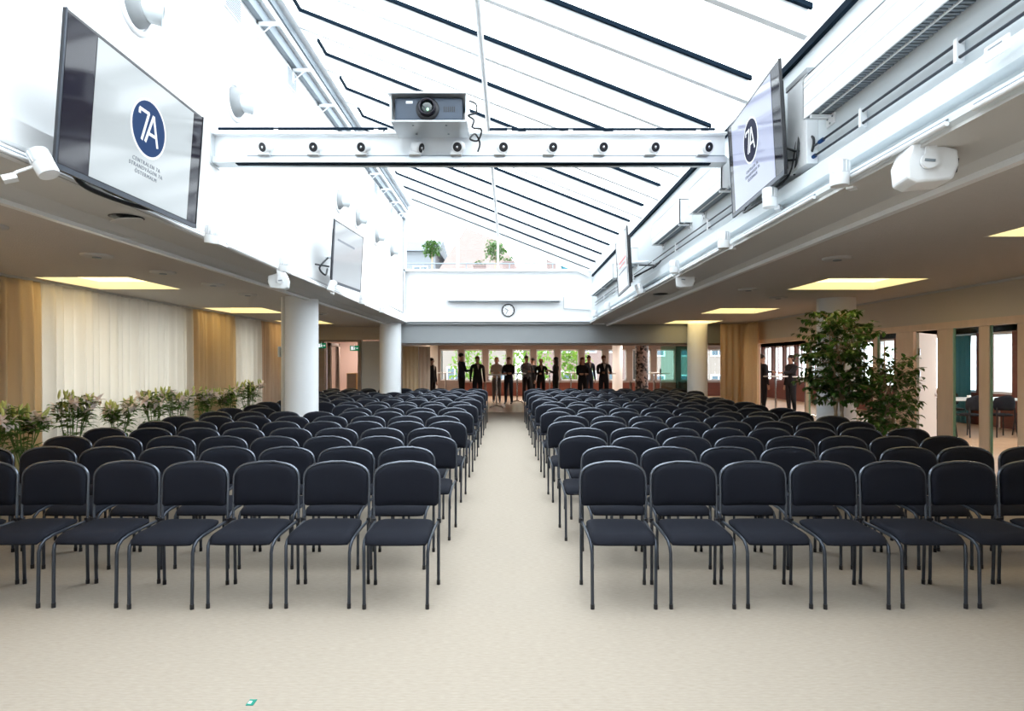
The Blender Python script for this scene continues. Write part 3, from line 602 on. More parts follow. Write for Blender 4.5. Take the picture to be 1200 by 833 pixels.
# ------------------------------------------------------------------ SCREENS
def add_text(txt, size, m, parent, loc, name='lettering', track=1.0, extr=.001):
    c = bpy.data.curves.new(name, 'FONT'); c.body = txt; c.size = size; c.align_x = 'CENTER'; c.align_y = 'CENTER'; c.extrude = extr; c.space_character = track
    t = bpy.data.objects.new('tmp', c); COL.objects.link(t); bpy.context.view_layer.update()
    me = bpy.data.meshes.new_from_object(t.evaluated_get(bpy.context.evaluated_depsgraph_get())); bpy.data.objects.remove(t)
    me.materials.clear(); me.materials.append(M[m])
    o = bpy.data.objects.new(name, me); COL.objects.link(o); o.parent = parent; o.location = loc; o.rotation_euler = (pi/2, 0, 0); return o
def screen(loc, rotz, tilt, w, h, pic, side, label, content, mount_dx):
    r = empty('wall_screen', loc, (radians(tilt), 0, radians(rotz))); tag(r, label, 'screen', 'large flat screens on the atrium walls')
    MB().box((-w/2, 0, -h/2), (w/2, .016, h/2), 'black').box((-w*.42, .016, -h*.42), (w*.42, .06, h*.36), 'black').build('casing', r, bevel=.003)
    bz = .018
    MB().box((-w/2+bz, -.003, -h/2+bz*1.8), (w/2-bz, -.0005, h/2-bz), 'blackg').build('display', r)
    MB().box((-w/2, -.006, -h/2), (w/2, .0, -h/2+bz*1.6), 'tube').box((-w/2, -.006, -h/2), (-w/2+.01, 0, h/2), 'tube').box((w/2-.01, -.006, -h/2), (w/2, 0, h/2), 'black').build('bezel', r)
    cw = (h-.06)*1.30 if content != 'full' else w-.06
    off = content == 'left' and .05 or (-.03 if content == 'right' else 0)
    p = MB().box((-cw/2+off, -.006, -h/2+.034), (cw/2+off, -.0035, h/2-.026), pic).build('picture', r)
    if content in ('left', 'right'):
        lm = 'navy' if content == 'left' else 'inklogo'
        cx = off; cz = .075; R_ = h*.205
        MB().lathe([(R_*1.09, -.0068), (R_*1.09, -.0063)], 'logow', (cx, 0, cz), 48, 'y').build('logo_ring', p)
        MB().lathe([(R_, -.0076), (R_, -.0069)], lm, (cx, 0, cz), 48, 'y').build('logo_disc', p)
        # figure seven and letter A drawn as strokes
        b = MB(); q = R_/.150; z = cz; yb0, yb1 = -.0092, -.0078; t = .0155*q
        def stroke(x0, z0, x1, z1):
            d = Vector((x1-x0, z1-z0)).normalized(); nn = Vector((-d.y, d.x))*t/2
            P = [(x0+nn.x, z0+nn.y), (x1+nn.x, z1+nn.y), (x1-nn.x, z1-nn.y), (x0-nn.x, z0-nn.y)]
            b.add([(cx+a*q, yb0, z+c*q) for a, c in P]+[(cx+a*q, yb1, z+c*q) for a, c in P], [(0, 1, 2, 3), (7, 6, 5, 4), (0, 4, 5, 1), (1, 5, 6, 2), (2, 6, 7, 3), (3, 7, 4, 0)], 'logow')
        stroke(-.098, .082, -.008, .082); stroke(-.094, .082, -.094, .055); stroke(-.012, .085, -.062, -.08); stroke(.032, .085, -.03, -.08); stroke(.032, .085, .085, -.08); stroke(-.005, -.025, .065, -.025)
        b.build('logo_figures', p)
        for i, tx in enumerate(('CENTRALEN 7A', 'STRANDVÄGEN 7A', 'ÖSTERMALM')):
            add_text(tx, .034, 'logogrey', p, (cx, -.007, cz-R_-.055-.036*i), 'caption_line', 1.25)
    elif content == 'red':
        MB().box((-cw*.3, -.0075, .02), (cw*.45, -.0062, .05), 'redlogo').box((-cw*.3, -.0075, -.04), (cw*.3, -.0062, -.02), 'redlogo').box((-cw*.4, -.0075, -.13), (cw*.45, -.0062, -.11), 'logogrey').build('picture_lines', p)
    elif content == 'full':
        MB().box((-cw*.4, -.0075, .16), (cw*.2, -.0062, .19), 'logogrey').build('picture_lines', p)
    MB().box((-.10, .075, -.10), (.10, .095, .10), 'black').tube([(0, .09, 0), (0, .09+mount_dx, 0)], .025, 'whitem', 8).build('wall_mount', r)
    return r
screen((-2.31, 3.76, 2.92), 90, 4, 1.38, .83, 'screen_c', 'L', 'big screen on the left wall with a blue round 7A logo', 'left', .22)
screen((1.925, 4.72, 3.20), -94.8, 3, 1.24, .80, 'screen_l', 'R', 'big screen on the right wall with a dark round 7A logo', 'right', .09)
screen((-2.307, 8.55, 3.01), 85, 3, 1.16, .85, 'screen_g', 'L', 'farther smaller looking screen on the left wall', 'full', .25)
screen((1.68, 8.9, 2.99), -93.5, 3, 1.30, .84, 'screen_g', 'R', 'farther screen on the right wall with red lines on its picture', 'red', .30)
# cables behind right and left screens
def cable(label, paths, r_=.008, name='cable_bundle'):
    b = MB()
    for p in paths:
        P = [Vector(q) for q in p]; out = []
        for i in range(len(P)-1):
            p0 = P[max(0, i-1)]; p1 = P[i]; p2 = P[i+1]; p3 = P[min(len(P)-1, i+2)]
            for k in range(6): t = k/6; out.append(.5*((2*p1)+(p2-p0)*t+(2*p0-5*p1+4*p2-p3)*t*t+(3*p1-p0-3*p2+p3)*t**3))
        out.append(P[-1]); b.tube(out, r_, 'cable', 6)
    return tag(b.build(name), label, 'cables')
cable('tangled black cables behind the near right screen', [[(2.0, 4.3, 3.05), (2.03, 4.15, 2.98), (2.06, 4.1, 3.1), (2.05, 4.2, 3.16), (2.0, 4.15, 2.95), (2.05, 4.3, 2.86)], [(2.0, 4.35, 2.98), (2.05, 4.1, 2.92), (2.06, 4.05, 3.03), (2.03, 4.2, 3.08), (2.02, 4.3, 2.87), (2.05, 4.7, 2.85)], [(1.98, 4.5, 2.83), (1.955, 4.55, 2.76), (1.9, 4.7, 2.72), (1.92, 4.9, 2.74), (2.0, 5.0, 2.84)]], .009)
cable('black cables hanging under the near left screen', [[(-2.36, 3.2, 2.56), (-2.4, 3.4, 2.50), (-2.40, 3.9, 2.52), (-2.4, 4.3, 2.6)], [(-2.40, 3.3, 2.6), (-2.42, 3.6, 2.545), (-2.42, 4.1, 2.56)]], .014)
cable('black cables beside the farther left screen', [[(-2.4, 7.9, 2.9), (-2.48, 7.8, 2.75), (-2.45, 7.95, 2.68), (-2.5, 8.2, 2.8)], [(-2.42, 8.0, 2.8), (-2.5, 7.7, 2.78)]], .012)
cable('black cables beside the farther right screen', [[(1.85, 8.5, 2.9), (2.0, 8.2, 2.85), (1.95, 8.0, 2.8), (2.05, 8.5, 2.86)], [(1.8, 8.6, 2.75), (1.98, 8.1, 2.83), (2.0, 7.9, 2.86)]], .012)

# ------------------------------------------------------------------ CROSS BEAM WITH PROJECTOR
BY = 5.40
t = empty('lighting_beam', (0, BY, 3.3)); tag(t, 'white steel beam spanning the atrium below the glass roof', 'beam')
def BB(): return MB()
BB().box((-2.67, 0, .055), (1.95, .05, .275), 'whitem').box((-2.67, -.06, .255), (1.95, .05, .275), 'whitem').box((-2.67, -.05, .0), (1.95, .09, .06), 'shadewhite').build('channel', t, bevel=.004)  # lower box takes the darker white for its grey shading
BB().box((-2.45, -.075, -.005), (1.93, -.045, .03), 'alu').box((-2.45, -.06, -.012), (1.8, .0, -.004), 'dark').box((-2.35, -.052, .058), (1.93, -.048, .066), 'grey').box((-2.45, -.058, .030), (1.93, -.05, .052), 'alu').build('lamp_track', t)
BB().tube([(-2.62, -.02, .315), (-1.1, -.02, .315)], .013, 'dark', 8).tube([(-.18, -.02, .31), (1.85, -.02, .31)], .013, 'dark', 8).tube([(-1.35, -.02, .315), (-1.16, -.02, .26), (-1.12, -.02, .31)], .006, 'dark', 6).build('conduit', t)
BB().box((-2.70, -.08, -.02), (-2.66, .1, .30), 'alu').build('end_plate', t)
b = BB()
for xx in (-2.1, -1.2, 0.0, .55, 1.15, 1.7): b.box((xx-.02, -.03, .275), (xx+.02, .02, .325), 'whitem')
b.build('clip', t)
xs = [310, 368, 424, 487, 535, 586, 643, 702, 762, 824]
sp = empty('beam_spotlight', (0, 0, 0)); tag(sp, '', 'spotlight', 'ten small spotlights on the cross beam')
MB().box((-.055, -.03, 0), (.045, .03, .03), 'whitem').tube([(-.03, 0, .015), (.06, 0, .02), (.065, 0, .05)], .007, 'whitem', 6).build('adapter', sp, bevel=.005)
hd = MB().lathe([(.034, .05), (.054, .035), (.056, -.03), (.051, -.045), (.044, -.045)], 'whitem', (0, 0, 0), 24, 'y').build('lamp_head', sp, loc=(.02, -.01, .072))
MB().lathe([(.040, -.04), (.040, -.0465)], 'black', (0, 0, 0), 20, 'y').build('lens', hd); MB().ellipsoid((0, -.047, 0), (.012, .006, .012), 'chrome', 10, 6).build('bulb', hd)
for i, px in enumerate(xs):
    X = PX(px, 5.33); lab = 'small white spotlight on the cross beam, %s from the left' % ORD[i] if i < 9 else 'small white spotlight at the right end of the cross beam'
    rzv = radians([-25, -12, -18, 65, -12, 15, 22, 18, 20, 22][i])
    o = sp if i == 0 else dup(sp)
    o.location = (X, BY-.075, 3.355); o['label'] = lab
    for c in o.children:
        if c.name.startswith('lamp_head'): c.rotation_euler = (radians(20), 0, rzv)
# projector shelf box
pj = empty('projector_housing', (PX(502, 4.96), 4.96, 3.51)); tag(pj, 'open fronted white metal box mounted on the cross beam around the projector', 'housing')
w = .315; d1 = .36
o = MB().box((-w, 0, 0), (w, d1, .012), 'alu').build('bottom_plate', pj)
MB().box((-w-.02, -.03, .222), (w+.0, d1, .238), 'alu').build('top_plate', pj)
for s_ in (-1, 1): MB().box((s_*w-.006, 0, .012), (s_*w+.006, d1, .222), 'whitem').build('side_plate', pj)
b = MB()
for xx in (-.14, .14):
    for yy in (.08, .27): b.lathe([(.009, -.004), (.009, 0)], 'grey', (xx, yy, 0), 10)
b.build('bolt', pj)
pr = empty('projector', (PX(502, 4.96), 4.985, 3.524)); tag(pr, 'slate grey projector with a large round lens inside the housing', 'projector')
MB().box((-.285, 0, 0), (.285, .32, .198), 'projector').build('body', pr, bevel=.018)
ln = MB().lathe([(.098, .02), (.096, -.012), (.082, -.02), (.075, -.02)], 'black', (-.01, 0, .098), 36, 'y').build('lens_mount', pr)
MB().lathe([(.072, .0), (.072, -.06), (.064, -.07), (.056, -.062), (.05, -.04)], 'blackg', (-.01, 0, .098), 36, 'y').build('lens_barrel', ln)
MB().ellipsoid((-.01, -.042, .098), (.050, .012, .050), 'lens', 20, 10).ellipsoid((-.002, -.054, .075), (.012, .004, .014), 'lensgreen', 10, 6).build('lens', ln)
b = MB()
for i in range(6): b.box((.125+i*.017, -.003, .075), (.133+i*.017, .002, .12), 'black')
b.build('vent', pr); MB().box((-.19, -.003, .145), (-.135, .002, .166), 'alu').build('badge', pr)
cable('black cables looping beside the projector', [[(-.34, 5.0, 3.70), (-.28, 5.0, 3.67), (-.28, 5.0, 3.60), (-.345, 5.02, 3.585), (-.30, 5.03, 3.55), (-.31, 5.04, 3.49), (-.24, 5.1, 3.50), (-.27, 5.14, 3.42), (-.34, 5.16, 3.44), (-.30, 5.2, 3.50), (-.26, 5.25, 3.44), (-.28, 5.3, 3.38)]], .008)

# ------------------------------------------------------------------ RIGHT WALL CONVECTORS, PIPES, TRACKS
for i, (y0, y1, lab) in enumerate([(.6, 3.97, 'nearest long white wall convector on the right wall'), (5.5, 6.5, 'short white convector just beyond the near right screen'), (6.85, 8.2, 'white convector between the two right screens'), (9.75, 11.0, 'white convector behind the farther right screen'), (11.3, 14.3, 'farthest white convector on the right wall')]):
    t = empty('wall_convector', (2.1, y0, 3.12)); tag(t, lab, 'radiator', 'convectors on the right wall'); L = y1-y0
    b = MB().box((-.15, 0, .0), (-.14, L, .27), 'whitem').box((-.15, 0, .262), (0, L, .27), 'whitem').box((-.15, 0, 0), (0, .01, .27), 'whitem').box((-.15, L-.01, 0), (0, L, .27), 'whitem')
    for z in (.08, .2, .23): b.box((-.152, 0, z), (-.15, L, z+.004), 'alu')
    b.box((-.085, 0, .0), (-.075, L, .02), 'whitem'); b.build('casing', t)
    b = MB()
    for k in range(int(L/.03)): b.box((-.14, .012+k*.03, .006), (-.004, .03+k*.03, .02), 'grey')
    b.box((-.14, .01, .022), (-.004, L-.01, .025), 'black'); b.build('grille', t)
    for yy in (.08, L*.5, L-.08):
        if L < 2 and yy == L*.5: continue
        br = MB().box((-.14, yy-.012, -.02), (0, yy+.012, 0), 'whitem').box((-.012, yy-.05, -.07), (0, yy+.05, .0), 'whitem').build('bracket', t, bevel=.003)
        b = MB()
        for a, c in ((-.03, -.02), (.03, -.02), (0, -.055)): b.lathe([(.007, -.016), (.007, -.01)], 'grey', (0, yy+a, c), 8, 'x')
        b.build('screw', br)
pp = empty('heating_pipes', (2.08, 0, 2.94)); tag(pp, 'pair of thin parallel heating pipes along the right wall', 'pipes')
for dz in (.035, -.035): MB().tube([(-.015, .4, dz), (-.015, 14.4, dz)], .008, 'tube', 8).build('pipe', pp)
for yy in (1.2, 2.0, 2.75, 3.5, 5.0, 6.2, 7.4, 8.6, 9.9, 11.5, 13): MB().box((-.03, yy-.012, -.055), (.01, yy+.012, .055), 'whitem').build('pipe_clip', pp, bevel=.003)
for yy in (3.95, 4.05): MB().tube([(-.015, yy-.02, .035 if yy < 4 else -.035), (-.015, yy+.03, .035 if yy < 4 else -.035)], .014, 'navy', 8).build('valve', pp)
o = MB().box((2.02, 4.06, 2.86), (2.1, 4.34, 3.50), 'whitem').box((2.015, 4.05, 3.47), (2.1, 4.36, 3.51), 'beam').build('riser_cover', bevel=.004); tag(o, 'white vertical box duct on the wall behind the near right screen', 'duct')
for side in (-1, 1):
    for i, (y0, y1) in enumerate([(.6, 2.45), (2.6, 3.5), (3.75, 4.9), (5.3, 6.9), (7.1, 9.5), (9.9, 14.0)]):
        x0 = 1.855+.0093*(y0+3)*.93 if side > 0 else -2.415-.0108*(y0+3)
        x1 = 1.855+.0093*(y1+3)*.93 if side > 0 else -2.415-.0108*(y1+3)
        sx = side; b = MB().tube([(x0, y0, 2.545), (x1, y1, 2.545)], .012, 'whitem', 6).tube([(x0+sx*.004, y0, 2.562), (x1+sx*.004, y1, 2.562)], .005, 'grey', 5)
        tag(b.build('lamp_track'), '%s lamp track on the %s ledge' % (['first', 'second', 'third', 'fourth', 'fifth', 'farthest'][i], 'right' if side > 0 else 'left'), 'track', 'lamp tracks on the ledges')
# track spotlights
tl = empty('track_spotlight'); tag(tl, '', 'spotlight', 'cylindrical spotlights along the ledges')
hd = MB().lathe([(.047, 0), (.05, .012), (.05, .065)], 'whitem', seg=28).lathe([(.049, .065), (.049, .135), (.04, .14)], 'alu', seg=28).lathe([(.04, -.001), (.035, .0)], 'clockface', seg=20).build('lamp_head', tl)
b = MB()
for k in range(14): a = 2*pi*k/14; b.box((.048*cos(a)-.003, .048*sin(a)-.003, .07), (.048*cos(a)+.003, .048*sin(a)+.003, .13), 'whitem')
b.build('cooling_fin', hd)
MB().tube([(0, .045, .06), (0, .12, .05), (0, .16, .03)], .008, 'whitem', 8).box((-.02, .13, .01), (.02, .19, .04), 'whitem').build('arm', tl)
first = True
for (px, py, Y, rot, lab) in [(58, 205, 3.05, (radians(-25), radians(14), radians(120)), 'large tilted spotlight left of the near left screen'), (247, 285, 4.75, (.1, .1, .2), 'spotlight on the left ledge just past the near left screen'), (332, 318, 6.2, (.1, .1, .1), 'spotlight on the left ledge above the large column'), (387, 341, 7.8, (-.2, .3, .1), 'spotlight at the near edge of the farther left screen'),
        (424, 356, 9.6, (0, .1, 0), 'spotlight on the left ledge under the farther left screen'), (447, 366, 11.2, (0, .1, 0), 'spotlight near the far end of the left ledge'),
        (984, 218, 3.34, (0, 0, -.9), 'large upright spotlight below the pipes on the right ledge'), (902, 243, 4.35, (0, 0, -.8), 'small spotlight just under the near right screen'), (848, 291, 5.1, (0, 0, -.8), 'spotlight on the right ledge just beyond the near right screen'), (790, 320, 6.7, (0, 0, -.8), 'spotlight above the farther right speaker'), (751, 344, 8.4, (.1, -.3, -.5), 'spotlight below the farther right screen'), (712, 363, 11.2, (0, 0, -.5), 'spotlight near the far end of the right ledge'), (697, 371, 13.2, (0, 0, -.5), 'farthest spotlight on the right ledge')]:
    o = tl if first else dup(tl); first = False
    o.location = (PX(px, Y), Y, PZ(py, Y)); o.rotation_euler = rot; o['label'] = lab
# loudspeakers
spk = empty('loudspeaker'); tag(spk, '', 'speaker', 'white bracket mounted loudspeakers')
b = MB().prism([(-.115, .0), (-.095, -.085), (-.05, -.10), (.10, -.07), (.115, .0), (.10, .07), (-.05, .10), (-.095, .085)], 0, .17, 'whitem').build('body', spk, bevel=.012)
MB().box((.112, .02, -.03), (.118, .15, .035), 'black').box((-.075, .03, .101), (-.02, .12, .104), 'black').build('grille', spk)
MB().box((-.045, -.02, -.01), (.0, -.008, .14), 'whitem').box((-.045, -.02, .13), (.0, .10, .14), 'whitem').lathe([(.036, -.024), (.036, -.008)], 'whitem', (-.022, 0, .0), 24, 'y').box((-.045, -.027, -.006), (.0, -.022, .006), 'grey').build('bracket', spk)
for i, (px, py, Y, rz_, sc, lab) in enumerate([(1093, 190, 2.80, -10, 1, 'large white loudspeaker hanging under the near right soffit'), (803, 328, 7.0, -15, .95, 'white loudspeaker hanging below the right ledge between the screens'), (326, 329, 6.5, 15, -.95, 'white loudspeaker hanging below the left ledge by the column')]):
    o = spk if i == 0 else dup(spk); o.location = (PX(px, Y), Y, PZ(py, Y)); o.rotation_euler = (0, radians(8 if sc > 0 else -8), radians(rz_)); o.scale = (sc, abs(sc), abs(sc)); o['label'] = lab
o = tag(MB().box((1.922, 2.3, 2.715), (1.93, 2.42, 2.775), 'whitem').box((1.9205, 2.33, 2.755), (1.9225, 2.40, 2.762), 'grey').build('socket_cover', bevel=.002), 'small white cover plate on the right cable duct', 'cover plate')

# ------------------------------------------------------------------ LEFT WALL: round nozzles, grilles
nz = empty('air_nozzle'); tag(nz, '', 'air nozzle', 'round ventilation nozzles on the high left wall')
MB().lathe([(.19, 0), (.19, .012), (.165, .022), (.15, .012), (.145, -.03)], 'whitem', seg=40, axis='x').build('flange', nz)
b = MB().lathe([(.14, -.02), (.135, .03), (.10, .075), (.085, .08)], 'beam', seg=32, axis='x').build('bowl', nz)
b2 = MB().lathe([(.08, .0), (.075, .15), (.068, .15), (.06, .05)], 'shadewhite', seg=28, axis='x').build('nozzle', nz, loc=(.03, 0, 0)); b2.rotation_euler = (0, radians(8), radians(28))
MB().lathe([(.064, .051), (.064, .06)], 'grey', seg=24, axis='x').build('opening', b2)
MB().lathe([(.142, -.028), (.142, -.025)], 'grey', seg=32, axis='x').build('gap', nz)
for i, Y in enumerate([4.26, 5.8, 9.3, 10.42, 11.9, 13.4]):
    lab = ['round white air nozzle above the near left screen, at the top edge', 'round white air nozzle just above the left end of the cross beam', 'round white air nozzle above the farther left screen', 'round white air nozzle right of the top of the farther left screen', 'second to last round air nozzle on the left wall', 'last and farthest round air nozzle on the left wall'][i]
    o = nz if i == 0 else dup(nz); o.location = (-2.668, Y, 4.04); o['label'] = lab
gr = empty('wall_grille'); tag(gr, '', 'grille', 'small square grilles high on the left wall')
MB().box((0, -.17, -.12), (.012, .17, .12), 'whitem').build('frame', gr, bevel=.003); b = MB()
for k in range(9): b.box((.012, -.15, -.1+k*.023), (.016, .15, -.088+k*.023), 'grey')
b.build('slats', gr)
for i, Y in enumerate([5.75, 7.3, 11.9, 13.45]):
    o = gr if i == 0 else dup(gr); o.location = (-2.668, Y, 4.97); o['label'] = ['square grille high on the left wall, nearest the camera', 'square grille high on the left wall above the cross beam', 'square grille high on the left wall beyond the cross beam', 'farthest square grille near the far top corner of the left wall'][i]

# ------------------------------------------------------------------ END WALL: convector, clock, pipe
t = empty('wall_convector', (0, 15.1, 3.07)); tag(t, 'long white convector on the end wall above the clock', 'radiator')
MB().box((PX(524, 15), -.16, 0), (PX(657, 15), 0, .17), 'whitem').build('casing', t, bevel=.01); MB().box((PX(526, 15), -.155, -.012), (PX(655, 15), -.01, 0), 'grey').build('grille', t)
ck = empty('wall_clock', (PX(595.5, 15.05), 15.1, PZ(363.5, 15.05))); tag(ck, 'round wall clock with a dark rim on the end wall', 'clock')
MB().lathe([(.165, 0), (.165, -.05), (.14, -.05), (.14, -.02)], 'black', (0, 0, 0), 40, 'y').build('rim', ck)
fc = MB().lathe([(.142, -.025), (.142, -.032)], 'clockface', (0, 0, 0), 40, 'y').build('dial', ck)
b = MB()
for k in range(12): a = pi*k/6; b.tube([(.115*sin(a), -.035, .115*cos(a)), (.132*sin(a), -.035, .132*cos(a))], .004, 'black', 4)
b.build('hour_marks', fc)
MB().tube([(0, -.04, 0), (-.075, -.04, .045)], .006, 'black', 5).build('hand', ck); MB().tube([(0, -.045, 0), (-.06, -.045, -.095)], .005, 'black', 5).build('hand', ck)
MB().box((-.03, -.03, .16), (.03, 0, .21), 'whitem').build('hook', ck)
tag(MB().tube([(PX(661, 15), 15.07, PZ(347, 15)), (PX(661, 15), 15.07, PZ(361, 15)), (PX(692, 15), 15.07, PZ(363, 15))], .012, 'alu', 6).build('wall_pipe'), 'thin pipe running right from the end wall convector', 'pipe')

# ------------------------------------------------------------------ LILY VASES
def make_vase(seed):
    rn = random.Random(seed); r = empty('lily_vase'); tag(r, '', 'vase', 'tall vases of lilies along the left curtains')
    MB().lathe([(.10, 0), (.105, .6), (.10, .6), (.098, .03), (.01, .03)], 'vase', seg=24).build('vase', r)
    st = MB(); lf = MB(); fl = MB(); bd = MB()
    for i in range(13):
        a = rn.uniform(0, 2*pi); sp_ = rn.uniform(.04, .20); top = Vector((sp_*cos(a), sp_*sin(a), rn.uniform(.86, 1.06)))
        base = Vector((-.05*cos(a), -.05*sin(a), .04)); mid = Vector((.075*cos(a), .075*sin(a), .60)); pts = [base, mid, (mid+top)/2+Vector((.02*cos(a), .02*sin(a), .03)), top]
        st.tube(pts, .0045, 'stem', 5)
        for k in range(19):
            t_ = rn.choice((rn.uniform(.1, 1), rn.uniform(.62, 1))); seg_ = min(2, int(t_*3)); p = pts[seg_].lerp(pts[seg_+1], t_*3-seg_)
            b_a = rn.uniform(0, 2*pi); inside = p.z < .6
            if inside: leaf(lf, p, Vector((cos(b_a)*.25, sin(b_a)*.25, rn.uniform(.6, 1))), rn.uniform(.05, .09), 'lily_leaf', rn, .35, .05)
            else: leaf(lf, p, Vector((cos(b_a), sin(b_a), rn.uniform(-.15, .5))), rn.uniform(.09, .165), 'lily_leaf', rn, .32, .25)
        if i % 2 == 0:
            for q in range(2):
                c = top+Vector((rn.uniform(-.05, .05), rn.uniform(-.05, .05), rn.uniform(-.06, .02))); ax = Vector((rn.uniform(-.5, 1), rn.uniform(-1, .6), rn.uniform(-.1, .6))).normalized()
                u = ax.orthogonal().normalized(); v = ax.cross(u)
                for k in range(6):
                    g = 2*pi*k/6; leaf(fl, c, ax*.6+u*cos(g)+v*sin(g), .10, 'petal', rn, .5, .35)
        for q in range(2 if i % 3 else 0):
            c = top+Vector((rn.uniform(-.05, .05), rn.uniform(-.05, .05), 0)); dd = Vector((rn.uniform(-.6, .6), rn.uniform(-.6, .6), 1)).normalized()
            bd.tube([c, c+dd*.035, c+dd*.08, c+dd*.115], .01, 'bud', 6, radii=[.005, .015, .014, .002])
    st.build('stems', r)
    for nm, bb in (('leaves', lf), ('petals', fl), ('buds', bd)): bb.build(nm, r)
    return r
va, vb = make_vase(5), make_vase(11)
vl = ['partly hidden lily vase at the left edge', 'lily vase nearest the left edge beside the gold curtain', 'second tall lily vase with an upright yellow bud', 'third lily vase against the cream curtain', 'fourth lily vase against the cream curtain', 'fifth lily vase, close beside the fourth', 'sixth lily vase, in front of the narrow gold curtain', 'seventh lily vase near the far end of the curtain', 'farthest lily vase near the large column']
for i, (px, Y) in enumerate([(-14, 5.75), (28, 6.26), (84, 6.93), (139, 7.76), (181, 8.55), (207, 9.12), (240, 9.98), (267, 10.75), (291, 11.6)]):
    src = va if i % 2 == 0 else vb
    o = src if i < 2 else dup(src); o.location = (PX(px, Y), Y, 0); o.rotation_euler = (0, 0, i*1.3); o['label'] = vl[i]; s_ = 1.0+.03*((i*7) % 3-1); o.scale = (s_*1.0, s_*1.0, s_*1.02)

# ------------------------------------------------------------------ FIG TREES
def fig(loc, h, hw, seed, n, label, z0, lean):
    rn = random.Random(seed); r = empty('potted_fig_tree', loc); tag(r, label, 'plant', 'potted fig trees on the right')
    MB().lathe([(.15, 0), (.21, .36), (.225, .38), (.20, .38), (.19, .33)], 'beam', seg=28).lathe([(.18, .33), (.02, .335)], 'soil', seg=20).build('pot', r)
    tr = MB(); lf = MB(); pts_all = []
    for k in range(4):
        a = k*pi/2+.4; pts = []
        for i in range(9):
            t = i/8; rr = .05*(1-.3*t)+.10*t*t; pts.append(Vector((rr*cos(a+t*5)+lean*t, rr*sin(a+t*5), .32+(h*.88-.32)*t)))
        tr.tube(pts, .014, 'bark', 7, radii=[.024-.018*(i/8) for i in range(9)])
        for i in range(60):
            t = rn.uniform((z0-.32)/(h*.88-.32), 1.0); q = t*8; j = min(7, int(q)); p = pts[j].lerp(pts[j+1], q-j)
            w = hw*(.35+.65*math.sin(pi*min(1, max(.05, (p.z-z0)/(h-z0)*.75+.2))))
            ang = rn.uniform(0, 2*pi); e = p+Vector((cos(ang)*w*rn.uniform(.35, 1.1), sin(ang)*w*rn.uniform(.35, 1.1), rn.uniform(-.05, .22)))
            e.z = min(e.z, h)
            m_ = (p+e)/2+Vector((0, 0, .04)); tr.tube([p, m_, e], .003, 'bark', 4, cap=False, radii=[.005, .003, .0015]); pts_all.append((p, m_, e))
    for _ in range(n):
        p, m_, e = rn.choice(pts_all); t = rn.uniform(.35, 1.0)**.7; c = p.lerp(m_, t*2) if t < .5 else m_.lerp(e, t*2-1)
        d = (e-p).normalized()*.6+Vector((rn.uniform(-.8, .8), rn.uniform(-.8, .8), rn.uniform(-.9, .1))); leaf(lf, c, d, rn.uniform(.055, .10), 'leaf', rn, .55, .18)
    tr.build('trunk', r); lf.build('foliage', r); return r
fig((4.50, 8.15, 0), 2.38, .55, 21, 3500, 'tall fig tree in front of the white column on the right', .9, -.02)
fig((4.93, 7.8, 0), 1.68, .40, 22, 1500, 'shorter fig tree to the right of the tall one', .55, .02)

# ------------------------------------------------------------------ HIGH TABLES
ht = empty('high_table'); tag(ht, '', 'high table', 'standing tables in the foyer')
MB().lathe([(.33, 1.105), (.34, 1.12), (.34, 1.135), (.33, 1.14)], 'whitem', seg=32).build('table_top', ht)
MB().tube([(0, 0, .06), (0, 0, 1.105)], .028, 'chrome', 12).build('pole', ht)
for k in range(4):
    a = pi/4+k*pi/2; MB().tube([(0, 0, .09), (.2*cos(a), .2*sin(a), .06), (.33*cos(a), .33*sin(a), .015)], .02, 'chrome', 8, radii=[.03, .02, .015]).build('foot', ht)
hts = [(522, 24.5, 'high table at the left of the foyer'), (582, 20.2, 'high table in the foyer nearest the aisle'), (606, 22.75, 'high table before the person with crossed arms'), (630, 25.4, 'high table in the foyer centre right of the aisle'), (644, 24.8, 'high table beside the long haired woman'), (669, 25.5, 'high table left of the two women and men on the right'), (711, 22.4, 'high table by the man in a dark shirt'), (774, 22.6, 'high table right of the mosaic column'), (766, 25, 'high table partly hidden by the mosaic column'), (909, 17.6, 'high table between the two people seen through the right opening'), (944, 16.8, 'high table right of the person seen through the right opening')]
for i, (px, Y, lab) in enumerate(hts):
    o = ht if i == 0 else dup(ht, label=lab); o['label'] = lab; o.location = (PX(px, Y), Y, 0)
g = empty('bottle', (PX(774, 22.6), 22.6, 1.14)); tag(g, 'small dark bottle on the table right of the mosaic column', 'bottle'); MB().lathe([(.03, 0), (.032, .12), (.012, .17), (.012, .22)], 'black', seg=14).build('body', g); MB().lathe([(.014, .2), (.014, .225)], 'chrome', seg=10).build('cap', g)

